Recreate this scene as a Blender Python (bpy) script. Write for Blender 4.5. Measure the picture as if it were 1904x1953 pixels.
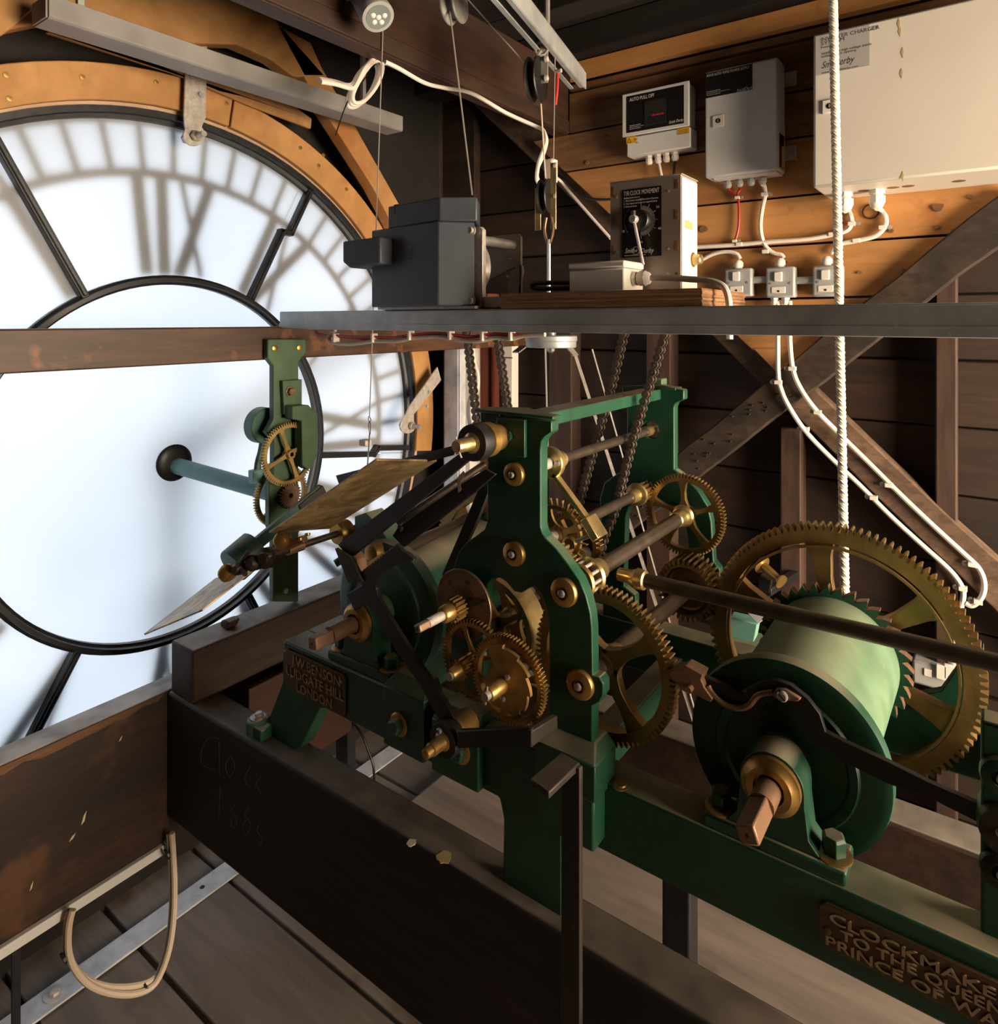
import bpy, bmesh, math, random
from mathutils import Vector, Matrix
from mathutils.geometry import tessellate_polygon
random.seed(7)
for o in list(bpy.data.objects): bpy.data.objects.remove(o)
S = bpy.context.scene; COL = S.collection
EZ = 1.42            # eye height above the floor; all heights below are relative to the eye
FPX, CX, HY = 1293.0, 952.0, 611.0
YAW = math.atan2(1782.0, FPX)
FW = Vector((-math.cos(YAW), math.sin(YAW), 0)); RT = Vector((math.sin(YAW), math.cos(YAW), 0))
# ---------------------------------------------------------------- camera, sky, exposure
cam = bpy.data.cameras.new('camera'); camo = bpy.data.objects.new('camera', cam); COL.objects.link(camo)
cam.sensor_fit = 'HORIZONTAL'; cam.sensor_width = 36; cam.lens = 36 * FPX / 1904
cam.shift_x = 0; cam.shift_y = -(1953 / 2 - HY) / 1904
cam.clip_start = 0.02; cam.clip_end = 100
camo.location = (0, 0, EZ); camo.rotation_euler = (math.pi / 2, 0, math.pi / 2 - YAW)
S.camera = camo
W = bpy.data.worlds.new('World'); S.world = W; W.use_nodes = True
bg = W.node_tree.nodes['Background']; bg.inputs[0].default_value = (0.80, 0.89, 1.0, 1); bg.inputs[1].default_value = 2.45
S.view_settings.view_transform = 'Standard'; S.view_settings.look = 'None'
S.view_settings.gamma = 1; S.view_settings.use_curve_mapping = False; S.view_settings.exposure = 0.14
try:
    S.cycles.max_bounces = 5; S.cycles.diffuse_bounces = 3; S.cycles.glossy_bounces = 3; S.cycles.adaptive_threshold = .04; S.cycles.adaptive_min_samples = 16; S.cycles.use_light_tree = False; S.cycles.caustics_reflective = False; S.cycles.caustics_refractive = False
except Exception: pass
DIAL2_POWER = 38.0; DIAL2_COL = (1.0, 0.80, 0.58); DIAL3_POWER = 1.4

# ---------------------------------------------------------------- helpers
def ray(u, v): return FW + RT * ((u - CX) / FPX) + Vector((0, 0, -(v - HY) / FPX))
def q(u, v, ax, val):
    d = ray(u, v); return d * (val / d['XYZ'.index(ax)])
def qY(Y, *pts): return [(lambda p: (p[0], p[2]))(q(u, v, 'Y', Y)) for u, v in pts]
def qX(X, *pts): return [(lambda p: (p[1], p[2]))(q(u, v, 'X', X)) for u, v in pts]
V = Vector
class Fr:
    def __init__(s, o, u, v, w): s.o, s.u, s.v, s.w = V(o), V(u), V(v), V(w)
    def p(s, a, b, c): return s.o + s.u * a + s.v * b + s.w * c
YF = Fr((0,0,0), (1,0,0), (0,0,1), (0,1,0)); XF = Fr((0,0,0), (0,1,0), (0,0,1), (1,0,0)); ZF = Fr((0,0,0), (1,0,0), (0,1,0), (0,0,1))
def basis(d):
    d = V(d).normalized(); r = V((0,0,1)) if abs(d.z) < .9 else V((1,0,0))
    a = d.cross(r).normalized(); return a, d.cross(a).normalized()
class MB:
    def __init__(s): s.v = []; s.f = []; s.m = []
    def add(s, vs, fs):
        n = len(s.v); s.v += [tuple(x) for x in vs]; s.f += [tuple(i + n for i in f) for f in fs]; return s
    def hexa(s, P):   # 8 points: bottom 4, top 4
        return s.add(P, [(3,2,1,0),(4,5,6,7),(0,1,5,4),(1,2,6,5),(2,3,7,6),(3,0,4,7)])
    def box(s, x0, x1, y0, y1, z0, z1):
        return s.hexa([(x0,y0,z0),(x1,y0,z0),(x1,y1,z0),(x0,y1,z0),(x0,y0,z1),(x1,y0,z1),(x1,y1,z1),(x0,y1,z1)])
    def bar(s, p0, p1, w, h, up=(0,0,1), w1=None, h1=None):   # box along p0->p1, w sideways, h along up
        p0, p1 = V(p0), V(p1); d = (p1 - p0).normalized(); sd = d.cross(V(up)).normalized(); u = sd.cross(d).normalized()
        w1 = w if w1 is None else w1; h1 = h if h1 is None else h1
        P = []
        for p, ww, hh in ((p0, w, h), (p1, w1, h1)):
            P += [p - sd*ww/2 - u*hh/2, p + sd*ww/2 - u*hh/2, p + sd*ww/2 + u*hh/2, p - sd*ww/2 + u*hh/2]
        return s.hexa(P)
    def loft(s, rings, cap0=True, cap1=True, closed=True):
        n = len(rings[0]); vs = [p for r in rings for p in r]; fs = []
        for i in range(len(rings) - 1):
            for j in range(n if closed else n - 1):
                k = (j + 1) % n; fs.append((i*n+j, i*n+k, (i+1)*n+k, (i+1)*n+j))
        if cap0: fs.append(tuple(range(n - 1, -1, -1)))
        if cap1: fs.append(tuple((len(rings)-1)*n + j for j in range(n)))
        return s.add(vs, fs)
    def cyl(s, p0, p1, r0, r1=None, n=16):
        r1 = r0 if r1 is None else r1; p0, p1 = V(p0), V(p1); a, b = basis(p1 - p0)
        return s.loft([[p + (a*math.cos(2*math.pi*j/n) + b*math.sin(2*math.pi*j/n))*r for j in range(n)] for p, r in ((p0, r0), (p1, r1))])
    def lathe(s, o, ax, prof, n=24, closed_prof=False, ph=0):   # prof: (along, radius)
        o, ax = V(o), V(ax).normalized(); a, b = basis(ax)
        rings = [[o + ax*t + (a*math.cos(2*math.pi*j/n+ph) + b*math.sin(2*math.pi*j/n+ph))*max(r, 1e-5) for j in range(n)] for t, r in prof]
        if closed_prof:
            return s.loft(rings + [rings[0]], False, False)
        return s.loft(rings)
    def tube(s, pts, r, n=8, sub=0, r1=None):
        pts = [V(p) for p in pts]
        if sub: pts = smooth(pts, sub)
        rings = []; up = None; m = len(pts)
        for i, p in enumerate(pts):
            d = (pts[min(i+1, m-1)] - pts[max(i-1, 0)]).normalized()
            if up is None: a, b = basis(d)
            else:
                a = (up - d * up.dot(d)).normalized(); b = d.cross(a)
            up = a; rr = r if r1 is None else r + (r1 - r) * i / (m - 1)
            rings.append([p + (a*math.cos(2*math.pi*j/n) + b*math.sin(2*math.pi*j/n))*rr for j in range(n)])
        return s.loft(rings)
    def prism(s, poly, fr, c0, c1, holes=()):
        loops = [list(poly)] + [list(h) for h in holes]; tri = tessellate_polygon([[V((a, b, 0)) for a, b in l] for l in loops])
        flat = [p for l in loops for p in l]; n = len(flat)
        ar = sum(l[0]*m[1]-m[0]*l[1] for l, m in zip(loops[0], loops[0][1:]+loops[0][:1]))
        vs = [fr.p(a, b, c0) for a, b in flat] + [fr.p(a, b, c1) for a, b in flat]; fs = []
        for t in tri:
            fs.append(t); fs.append(tuple(i + n for i in reversed(t)))
        k = 0
        for l in loops:
            L = len(l)
            for i in range(L): j = (i+1) % L; fs.append((k+i, k+j, n+k+j, n+k+i))
            k += L
        return s.add(vs, fs)
    def ring(s, ca, cb, outer, inner, fr, c0, c1):   # outer / inner: equal-length lists of (a,b) rel. to centre
        n = len(outer)
        def R(l, c): return [fr.p(ca + a, cb + b, c) for a, b in l]
        return s.loft([R(outer, c0), R(outer, c1), R(inner, c1), R(inner, c0), R(outer, c0)], False, False)
    def annulus(s, ca, cb, ro, ri, fr, c0, c1, n=64, a0=0, a1=2*math.pi):
        if a1 - a0 > 6.28:
            C = [(math.cos(2*math.pi*i/n), math.sin(2*math.pi*i/n)) for i in range(n)]
            return s.ring(ca, cb, [(x*ro, y*ro) for x, y in C], [(x*ri, y*ri) for x, y in C], fr, c0, c1)
        A = [a0 + (a1-a0)*i/n for i in range(n+1)]
        rings = [[fr.p(ca+ro*math.cos(t), cb+ro*math.sin(t), c0), fr.p(ca+ro*math.cos(t), cb+ro*math.sin(t), c1), fr.p(ca+ri*math.cos(t), cb+ri*math.sin(t), c1), fr.p(ca+ri*math.cos(t), cb+ri*math.sin(t), c0)] for t in A]
        return s.loft(rings)
    def gear(s, ca, cb, R, n, th, ri, fr, c0, c1, ph=0, kind='cog', duty=.5):
        out = []; inn = []
        for i in range(n):
            a = 2*math.pi*i/n + ph; st = 2*math.pi/n
            if kind == 'cog':  pr = ((-.34, R-th), (-.25, R-th*.45), (-.10, R), (.10, R), (.25, R-th*.45), (.34, R-th))
            elif kind == 'ratchet': pr = ((-.45, R-th), (-.30, R), (-.24, R), (.2, R-th*.55), (.5, R-th*.97))
            elif kind == 'escape': pr = ((-.40, R-th), (-.12, R-th), (-.05, R), (.05, R), (.02, R-th), (.3, R-th))
            else: pr = ((-.3, R-th), (-.25, R), (.25, R), (.3, R-th))
            for o_, r in pr:
                t = a + o_*st; out.append((r*math.cos(t), r*math.sin(t))); inn.append((ri*math.cos(t), ri*math.sin(t)))
        return s.ring(ca, cb, out, inn, fr, c0, c1)
    def spoke(s, ca, cb, ang, r0, r1, w0, wm, w1, fr, c0, c1):
        ts = [0, .15, .35, .6, .85, 1]; ws = [w0, (w0+wm)/2.2, wm, wm*.95, (wm+w1)/2.2, w1]
        e = (math.cos(ang), math.sin(ang)); f = (-e[1], e[0]); L = []; Rr = []
        for t, w in zip(ts, ws):
            r = r0 + (r1-r0)*t; L.append((ca+e[0]*r+f[0]*w/2, cb+e[1]*r+f[1]*w/2)); Rr.append((ca+e[0]*r-f[0]*w/2, cb+e[1]*r-f[1]*w/2))
        return s.prism(L + Rr[::-1], fr, c0, c1)
    def build(s, name, mat, parent=None, bevel=0, smooth=35, seg=2):
        me = bpy.data.meshes.new(name)
        me.from_pydata([(x, y, z + EZ) for x, y, z in s.v], [], s.f)
        bm = bmesh.new(); bm.from_mesh(me); bmesh.ops.recalc_face_normals(bm, faces=bm.faces); bm.to_mesh(me); bm.free()
        me.materials.append(M[mat] if isinstance(mat, str) else mat)
        if smooth:
            me.polygons.foreach_set('use_smooth', [True]*len(me.polygons)); me.set_sharp_from_angle(angle=math.radians(smooth))
        o = bpy.data.objects.new(name, me); COL.objects.link(o)
        if bevel:
            b = o.modifiers.new('bevel', 'BEVEL'); b.width = bevel; b.segments = seg; b.limit_method = 'ANGLE'; b.angle_limit = math.radians(35)
            b.use_clamp_overlap = True; b.harden_normals = False
        if parent: attach(o, parent)
        return o
def smooth(pts, sub):
    out = []; n = len(pts)
    for i in range(n - 1):
        p0, p1, p2, p3 = pts[max(i-1,0)], pts[i], pts[i+1], pts[min(i+2,n-1)]
        for k in range(sub):
            t = k/sub; out.append(0.5*((2*p1) + (p2-p0)*t + (2*p0-5*p1+4*p2-p3)*t*t + (3*p1-p0-3*p2+p3)*t**3))
    return out + [pts[-1]]
def wloc(o):
    m = o.location.copy()
    while o.parent: o = o.parent; m = m + o.location
    return m
def attach(o, parent):
    o.parent = parent; L = wloc(parent)
    o.matrix_parent_inverse = Matrix.Identity(4)
    if o.location.length < 1e-9 and o.type == 'MESH' and L.length > 1e-9:
        o.data.transform(Matrix.Translation(-L))
    return o
def tag(o, label=None, cat=None, group=None, kind=None):
    if label: o['label'] = label
    if cat: o['category'] = cat
    if group: o['group'] = group
    if kind: o['kind'] = kind
    return o
def root(name, loc, label=None, cat=None, group=None, kind=None):
    e = bpy.data.objects.new(name, None); COL.objects.link(e); e.location = (loc[0], loc[1], loc[2] + EZ); e.empty_display_size = .05
    return tag(e, label, cat, group, kind)
def inst(o, loc, parent=None, rot=None, name=None):   # copy sharing mesh data; loc is world (eye-relative)
    c = o.copy(); COL.objects.link(c); c.parent = None
    p = V((loc[0], loc[1], loc[2] + EZ))
    if parent: c.parent = parent; c.matrix_parent_inverse = Matrix.Identity(4); p = p - wloc(parent)
    c.location = p
    if rot is not None: c.rotation_euler = rot
    return c
def proto(mb, name, mat, bevel=0, smooth=35):   # mesh about its own origin, not linked
    global EZ
    e = EZ; EZ = 0; o = mb.build(name, mat, None, bevel, smooth); EZ = e
    COL.objects.unlink(o); return o
def text(body, name, mat, parent, org, ux, vy, size, ext=.0004, align='LEFT', bold=0, sx=1.0, spacing=1.0):
    cu = bpy.data.curves.new(name, 'FONT'); cu.body = body; cu.size = size; cu.extrude = ext; cu.align_x = align; cu.offset = bold; cu.space_line = spacing
    cu.resolution_u = 3
    t = bpy.data.objects.new(name, cu); COL.objects.link(t); bpy.context.view_layer.update()
    me = bpy.data.meshes.new_from_object(t.evaluated_get(bpy.context.evaluated_depsgraph_get()))
    bpy.data.objects.remove(t); me.name = name
    ux, vy = V(ux).normalized(), V(vy).normalized(); w = ux.cross(vy); o_ = V(org)
    for v in me.vertices:
        v.co = o_ + ux*v.co.x*sx + vy*v.co.y + w*v.co.z + V((0,0,EZ))
    me.materials.clear(); me.materials.append(M[mat])
    o = bpy.data.objects.new(name, me); COL.objects.link(o)
    return attach(o, parent) if parent else o

# ---------------------------------------------------------------- materials
M = {}
def nm(name):
    m = bpy.data.materials.new(name); m.use_nodes = True; M[name] = m
    nt = m.node_tree; b = nt.nodes['Principled BSDF']; return m, nt, b
def N(nt, t, **k):
    n = nt.nodes.new(t)
    for a, v in k.items():
        if a in n.inputs: n.inputs[a].default_value = v
        else: setattr(n, a, v)
    return n
def ramp(nt, src, c0, c1, p0=.35, p1=.65):
    r = N(nt, 'ShaderNodeValToRGB'); r.color_ramp.elements[0].position = p0; r.color_ramp.elements[1].position = p1
    r.color_ramp.elements[0].color = (*c0, 1); r.color_ramp.elements[1].color = (*c1, 1); nt.links.new(src, r.inputs[0]); return r
def mixc(nt, fac, a, b):
    x = N(nt, 'ShaderNodeMix', data_type='RGBA'); L = nt.links
    if hasattr(fac, 'is_output'): L.new(fac, x.inputs[0])
    else: x.inputs[0].default_value = fac
    for i, c in ((6, a), (7, b)):
        if hasattr(c, 'is_output'): L.new(c, x.inputs[i])
        else: x.inputs[i].default_value = (*c, 1)
    return x.outputs[2]
def dustfac(nt, lo=.75, hi=.95, amt=.8, scale=14):
    g = N(nt, 'ShaderNodeNewGeometry'); s = N(nt, 'ShaderNodeSeparateXYZ'); nt.links.new(g.outputs['Normal'], s.inputs[0])
    mr = N(nt, 'ShaderNodeMapRange'); nt.links.new(s.outputs[2], mr.inputs[0]); mr.inputs[1].default_value = lo; mr.inputs[2].default_value = hi
    tc = N(nt, 'ShaderNodeTexCoord'); no = N(nt, 'ShaderNodeTexNoise', Scale=scale, Detail=2.0); nt.links.new(tc.outputs['Object'], no.inputs[0])
    m2 = N(nt, 'ShaderNodeMapRange'); nt.links.new(no.outputs[0], m2.inputs[0]); m2.inputs[1].default_value = .3; m2.inputs[2].default_value = .6; m2.inputs[3].default_value = .45
    mu = N(nt, 'ShaderNodeMath', operation='MULTIPLY'); nt.links.new(mr.outputs[0], mu.inputs[0]); nt.links.new(m2.outputs[0], mu.inputs[1])
    mm = N(nt, 'ShaderNodeMath', operation='MULTIPLY'); nt.links.new(mu.outputs[0], mm.inputs[0]); mm.inputs[1].default_value = amt
    return mm.outputs[0]
def bump(nt, b, src, strength=.2, dist=.002):
    n = N(nt, 'ShaderNodeBump', Strength=strength, Distance=dist); nt.links.new(src, n.inputs['Height']); nt.links.new(n.outputs[0], b.inputs['Normal'])
def wood(name, c0, c1, axis='X', scale=9, rough=.75, dust=0, dustc=(.30,.25,.21), spots=0, spotc=(.06,.03,.015), grain=1.0):
    m, nt, b = nm(name); L = nt.links
    tc = N(nt, 'ShaderNodeTexCoord'); mp = N(nt, 'ShaderNodeMapping'); L.new(tc.outputs['Object'], mp.inputs[0])
    oi = N(nt, 'ShaderNodeObjectInfo'); ad = N(nt, 'ShaderNodeVectorMath', operation='ADD'); 
    sc = N(nt, 'ShaderNodeVectorMath', operation='SCALE'); sc.inputs[3].default_value = 7.0
    cb = N(nt, 'ShaderNodeCombineXYZ'); L.new(oi.outputs['Random'], cb.inputs[0]); L.new(oi.outputs['Random'], cb.inputs[1]); L.new(oi.outputs['Random'], cb.inputs[2])
    L.new(cb.outputs[0], sc.inputs[0]); L.new(mp.outputs[0], ad.inputs[0]); L.new(sc.outputs[0], ad.inputs[1])
    st = {'X': (.12,1,1), 'Y': (1,.12,1), 'Z': (1,1,.12), 'D': (.35,.6,.6)}[axis]; mp.inputs[3].default_value = tuple(x*scale for x in st)
    n1 = N(nt, 'ShaderNodeTexNoise', Scale=1.0, Detail=3.0, Roughness=.62, Distortion=1.2); L.new(ad.outputs[0], n1.inputs[0])
    n2 = N(nt, 'ShaderNodeTexNoise', Scale=5.5, Detail=3.0, Roughness=.7); L.new(ad.outputs[0], n2.inputs[0])
    col = ramp(nt, n1.outputs[0], c0, c1, .3, .7).outputs[0]
    dk = tuple(x*.45 for x in c0); g = ramp(nt, n2.outputs[0], (0,0,0), (1,1,1), .36, .56)
    col = mixc(nt, g.outputs[0], mixc(nt, .55*grain, col, dk), col)
    # per-object tone
    hv = N(nt, 'ShaderNodeHueSaturation'); L.new(col, hv.inputs['Color']); mr = N(nt, 'ShaderNodeMapRange'); L.new(oi.outputs['Random'], mr.inputs[0]); mr.inputs[3].default_value = .78; mr.inputs[4].default_value = 1.18; L.new(mr.outputs[0], hv.inputs['Value'])
    col = hv.outputs[0]
    if spots:
        vo = N(nt, 'ShaderNodeTexNoise', Scale=spots, Detail=3.0); L.new(tc.outputs['Object'], vo.inputs[0])
        sp = ramp(nt, vo.outputs[0], (0,0,0), (1,1,1), .60, .68); col = mixc(nt, sp.outputs[0], col, spotc)
    if dust: col = mixc(nt, dustfac(nt, amt=dust), col, dustc)
    L.new(col, b.inputs['Base Color']); b.inputs['Roughness'].default_value = rough; bump(nt, b, n2.outputs[0], .35, .002)
    return m
def paint(name, c, rough=.42, dust=.88, dustc=(.40,.335,.24), wear=.25, wearc=None, coat=0, metal=0, nscale=22, lo=.7, var=.2):
    m, nt, b = nm(name); L = nt.links
    tc = N(nt, 'ShaderNodeTexCoord'); no = N(nt, 'ShaderNodeTexNoise', Scale=float(nscale), Detail=2.5, Roughness=.65); L.new(tc.outputs['Object'], no.inputs[0])
    col = ramp(nt, no.outputs[0], tuple(x*(1-var) for x in c), tuple(min(1, x*(1+var)) for x in c), .3, .7).outputs[0]
    if wear:
        n3 = N(nt, 'ShaderNodeTexNoise', Scale=nscale*2.6, Detail=3.0, Roughness=.75); L.new(tc.outputs['Object'], n3.inputs[0])
        w = ramp(nt, n3.outputs[0], (0,0,0), (wear,)*3, .62, .72); col = mixc(nt, w.outputs[0], col, wearc or tuple(min(1, x*1.8+.04) for x in c))
    if dust: col = mixc(nt, dustfac(nt, lo=lo, amt=dust), col, dustc)
    L.new(col, b.inputs['Base Color']); b.inputs['Metallic'].default_value = metal
    rr = N(nt, 'ShaderNodeMapRange'); L.new(no.outputs[0], rr.inputs[0]); rr.inputs[3].default_value = max(.05, rough-.12); rr.inputs[4].default_value = min(1, rough+.15); L.new(rr.outputs[0], b.inputs['Roughness'])
    n4 = N(nt, 'ShaderNodeTexNoise', Scale=180.0, Detail=0.0); L.new(tc.outputs['Object'], n4.inputs[0]); bump(nt, b, n4.outputs[0], .12, .0008)
    return m
def plain(name, c, rough=.5, metal=0, emit=None, es=0):
    m, nt, b = nm(name); b.inputs['Base Color'].default_value = (*c, 1); b.inputs['Roughness'].default_value = rough; b.inputs['Metallic'].default_value = metal
    if emit: b.inputs['Emission Color'].default_value = (*emit, 1); b.inputs['Emission Strength'].default_value = es
    return m
GREEN = (.010, .066, .034)
paint('green', GREEN, .40, .85, wear=.2)
paint('green_light', (.105, .185, .105), .5, .3, wear=.15)
paint('green_blue', (.035, .105, .080), .45, .7)
paint('green_olive', (.055, .11, .055), .5, .4)
paint('teal', (.16, .33, .33), .45, .1, wear=.1)
paint('bronze', (.36, .24, .09), .42, .35, dustc=(.42,.33,.2), wear=.4, wearc=(.16,.09,.03), metal=.85, nscale=30, lo=.8)
paint('brass', (.44, .27, .085), .36, .25, wear=.35, wearc=(.20,.10,.04), metal=.82, nscale=40, lo=.8)
paint('brass_pale', (.62, .47, .22), .33, .2, wear=.3, wearc=(.3,.2,.1), metal=.9, nscale=40, lo=.8)
def patina(name):
    m, nt, b = nm(name); L = nt.links; tc = N(nt, 'ShaderNodeTexCoord'); mp = N(nt, 'ShaderNodeMapping'); mp.inputs[3].default_value = (10, 10, 17); mp.inputs[2].default_value = (.3, .4, .2); L.new(tc.outputs['Object'], mp.inputs[0])
    a = N(nt, 'ShaderNodeTexNoise', Scale=1.0, Detail=6.0, Roughness=.6, Distortion=2.2); L.new(mp.outputs[0], a.inputs[0])
    c = N(nt, 'ShaderNodeTexNoise', Scale=30.0, Detail=3.0); L.new(tc.outputs['Object'], c.inputs[0])
    col = ramp(nt, a.outputs[0], (.15, .085, .035), (.50, .36, .18), .36, .62).outputs[0]
    col = mixc(nt, ramp(nt, c.outputs[0], (0,0,0), (.6,.6,.6), .52, .7).outputs[0], col, (.22, .14, .065))
    L.new(col, b.inputs['Base Color']); b.inputs['Metallic'].default_value = .45; b.inputs['Roughness'].default_value = .46; bump(nt, b, c.outputs[0], .15, .001)
patina('flybrass')
paint('copper', (.27, .15, .09), .45, .2, wear=.5, wearc=(.42,.22,.06), metal=.35, nscale=25)
paint('brown_bronze', (.24, .15, .10), .4, .1, wear=.4, wearc=(.36,.26,.14), metal=.7, nscale=30)
paint('black', (.0065, .0065, .007), .46, .22, dustc=(.13,.11,.085), wear=.3, wearc=(.06,.05,.04), nscale=35)
paint('iron', (.034, .026, .021), .5, .4, dustc=(.22,.18,.14), wear=.5, wearc=(.16,.10,.06), metal=.4, nscale=30)
paint('shaft', (.11, .085, .065), .38, .3, dustc=(.30,.24,.18), wear=.5, wearc=(.22,.17,.12), metal=.75, nscale=40)
paint('steel', (.42, .39, .36), .36, 0, wear=.12, wearc=(.25,.22,.2), metal=.55, nscale=60)
paint('polished', (.58, .53, .48), .32, 0, wear=0, metal=.4, nscale=60)
paint('galv', (.44, .46, .46), .38, 0, wear=.5, wearc=(.62,.66,.68), metal=.4, nscale=16)
paint('galv_dull', (.30, .29, .26), .45, 0, wear=.35, wearc=(.40,.38,.34), metal=.35, nscale=16)
paint('blackiron', (.014, .015, .018), .38, .2, wear=.35, wearc=(.10,.10,.10), nscale=40)
paint('cast_plate', (.11, .07, .038), .45, .25, dustc=(.3,.22,.13), wear=.3, wearc=(.3,.2,.1), metal=.5, nscale=40)
paint('winder', (.048, .057, .075), .5, .1, wear=.05, nscale=10)
paint('box_metal', (.33, .27, .23), .45, 0, wear=.1, metal=.3, nscale=12)
paint('grey_paint', (.34, .34, .33), .5, .1, wear=.05, nscale=8)
paint('batten', (.235, .225, .215), .5, .1, dustc=(.2,.18,.16), wear=.12, wearc=(.22,.20,.18), nscale=8)
paint('box_white', (.68, .63, .56), .42, .05, wear=.0, nscale=5, var=.03)
paint('box_grey', (.70, .69, .66), .42, .05, wear=.0, nscale=5, var=.03)
paint('switch_grey', (.36, .37, .36), .42, .05, wear=.0, nscale=5, var=.03)
paint('plastic_white', (.78, .72, .65), .45, 0, wear=.0, nscale=5, var=.03)
paint('alu', (.52, .54, .58), .5, 0, wear=.2, wearc=(.45,.45,.46), metal=.15, nscale=25)
plain('cable_white', (.78, .71, .63), .45); plain('cable_cream', (.62, .50, .38), .5); plain('black_plastic', (.012, .012, .012), .4)
plain('red', (.55, .02, .025), .4); plain('label_black', (.008, .007, .007), .35); plain('label_grey', (.40, .385, .37), .5)
plain('ink_white', (.75, .70, .64), .5); plain('ink_black', (.02, .018, .016), .6); plain('yellow', (.80, .42, .01), .5)
plain('rope', (.80, .74, .63), .75); plain('string', (.5, .46, .40), .5, .6); plain('screen', (.02, .022, .024), .08); plain('led_red', (.35, .01, .02), .4, 0, (1,.03,.05), .25)
paint('chain_steel', (.17, .135, .11), .38, 0, wear=.4, wearc=(.32,.27,.22), metal=.6, nscale=60); plain('lens', (.25, .30, .30), .08, .3); plain('paper', (.62,.66,.70), .6); plain('paper_green', (.16,.36,.29), .6); plain('stain', (.45,.33,.14), .9); plain('chalk', (.075,.062,.052), .9)
paint('cast_letter', (.40, .29, .17), .4, .2, wear=.2, metal=.5, nscale=40); plain('dust_white', (.60, .52, .36), .9); plain('wire_red', (.40, .02, .02), .45); plain('blade', (.45,.44,.42), .35, .8); plain('ink_dark', (.045,.028,.02), .7)  # letter metal paler than its plate: light caught on raised edges put in
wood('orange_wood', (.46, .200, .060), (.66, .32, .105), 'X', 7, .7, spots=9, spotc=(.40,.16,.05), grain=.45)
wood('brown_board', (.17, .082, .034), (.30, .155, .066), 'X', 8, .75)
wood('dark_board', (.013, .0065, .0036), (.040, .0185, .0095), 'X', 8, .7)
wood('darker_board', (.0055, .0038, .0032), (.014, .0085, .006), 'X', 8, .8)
wood('post_wood', (.035, .017, .011), (.078, .038, .024), 'Z', 8, .7)
wood('red_post', (.15, .030, .012), (.22, .050, .02), 'Z', 6, .7)
wood('brace_wood', (.075, .045, .028), (.19, .115, .070), 'D', 14, .85, dust=.5, dustc=(.36,.25,.16))
wood('old_brace', (.014, .0095, .0065), (.080, .048, .029), 'D', 14, .85)
wood('pine', (.34, .165, .052), (.50, .265, .095), 'D', 6, .65, spots=6, spotc=(.36,.15,.04), grain=.35)
wood('cream_wood', (.46, .31, .20), (.58, .42, .30), 'D', 8, .7, grain=.3)
wood('ceil_beam', (.026, .0105, .0055), (.066, .026, .012), 'Y', 9, .6)
wood('rail_wood', (.040, .019, .011), (.115, .047, .019), 'Y', 9, .55, dust=.5, spots=16, spotc=(.17,.068,.022))
wood('dark_beam', (.010, .0065, .005), (.026, .014, .010), 'X', 9, .7, dust=.85, dustc=(.23,.185,.15))
wood('side_beam', (.014, .0062, .0035), (.050, .021, .0085), 'Y', 8, .6, spots=7, spotc=(.085,.036,.012), dust=.95, dustc=(.58,.52,.46))  # settled dust, coloured paler to make up for dial light on the top
wood('block_wood', (.030, .014, .008), (.068, .033, .018), 'Y', 9, .7, dust=.88, dustc=(.36,.315,.27))
wood('red_wood', (.045, .012, .005), (.08, .022, .009), 'Y', 7, .65)
wood('ply', (.30, .135, .055), (.44, .22, .10), 'X', 20, .7)
wood('floor_wood', (.135, .108, .092), (.235, .192, .163), 'X', 6, .85, spots=5, spotc=(.10,.07,.055), grain=.5)
def opal(name):
    m, nt, b = nm(name); nt.nodes.remove(b); out = nt.nodes['Material Output']
    t = N(nt, 'ShaderNodeBsdfTranslucent'); t.inputs[0].default_value = (.80, .81, .82, 1)
    d = N(nt, 'ShaderNodeBsdfDiffuse'); d.inputs[0].default_value = (.75, .75, .75, 1)
    g = N(nt, 'ShaderNodeBsdfGlossy'); g.inputs[1].default_value = .15
    a = N(nt, 'ShaderNodeMixShader'); a.inputs[0].default_value = .22; nt.links.new(t.outputs[0], a.inputs[1]); nt.links.new(d.outputs[0], a.inputs[2])
    c = N(nt, 'ShaderNodeMixShader'); c.inputs[0].default_value = .03; nt.links.new(a.outputs[0], c.inputs[1]); nt.links.new(g.outputs[0], c.inputs[2])
    nt.links.new(c.outputs[0], out.inputs[0]); return m
opal('opal')
def lit_opal(name, col, s):
    m, nt, b = nm(name); nt.nodes.remove(b); e = N(nt, 'ShaderNodeEmission'); e.inputs[0].default_value = (*col, 1); e.inputs[1].default_value = s
    nt.links.new(e.outputs[0], nt.nodes['Material Output'].inputs[0]); return m
lit_opal('emissive_opal', DIAL2_COL, DIAL2_POWER)  # unseen pane glows by itself to supply the warm light from the right
plain('numeral_iron', (.20, .17, .14), .6)
# ================================================================ SETTING
DX, DY, DZ = -1.70, .918, -.353          # clock dial: plane, centre
YB, YU = 2.06, 1.95                      # lower cladding / upper boards of the back wall
CE = .93                                 # ceiling height
# floor
fl = root('floor', (-.5, .7, -1.44), kind='structure')
for i, (y0, y1) in enumerate([(-1.3, -.9), (-.9, -.42), (-.42, -.02), (-.02, .33), (.33, .56), (.56, .765), (.765, .99), (.99, 1.26), (1.26, 1.5), (1.5, 1.78), (1.78, 2.12)]):
    MB().box(-1.80, 1.8, y0 + .004, y1 - .004, -1.46, -1.42 - (i % 3) * .0012).build('plank', 'floor_wood', fl, .003)
MB().box(-1.80, 1.8, -1.4, 2.15, -1.53, -1.465).build('subfloor', 'darker_board', fl)
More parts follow.
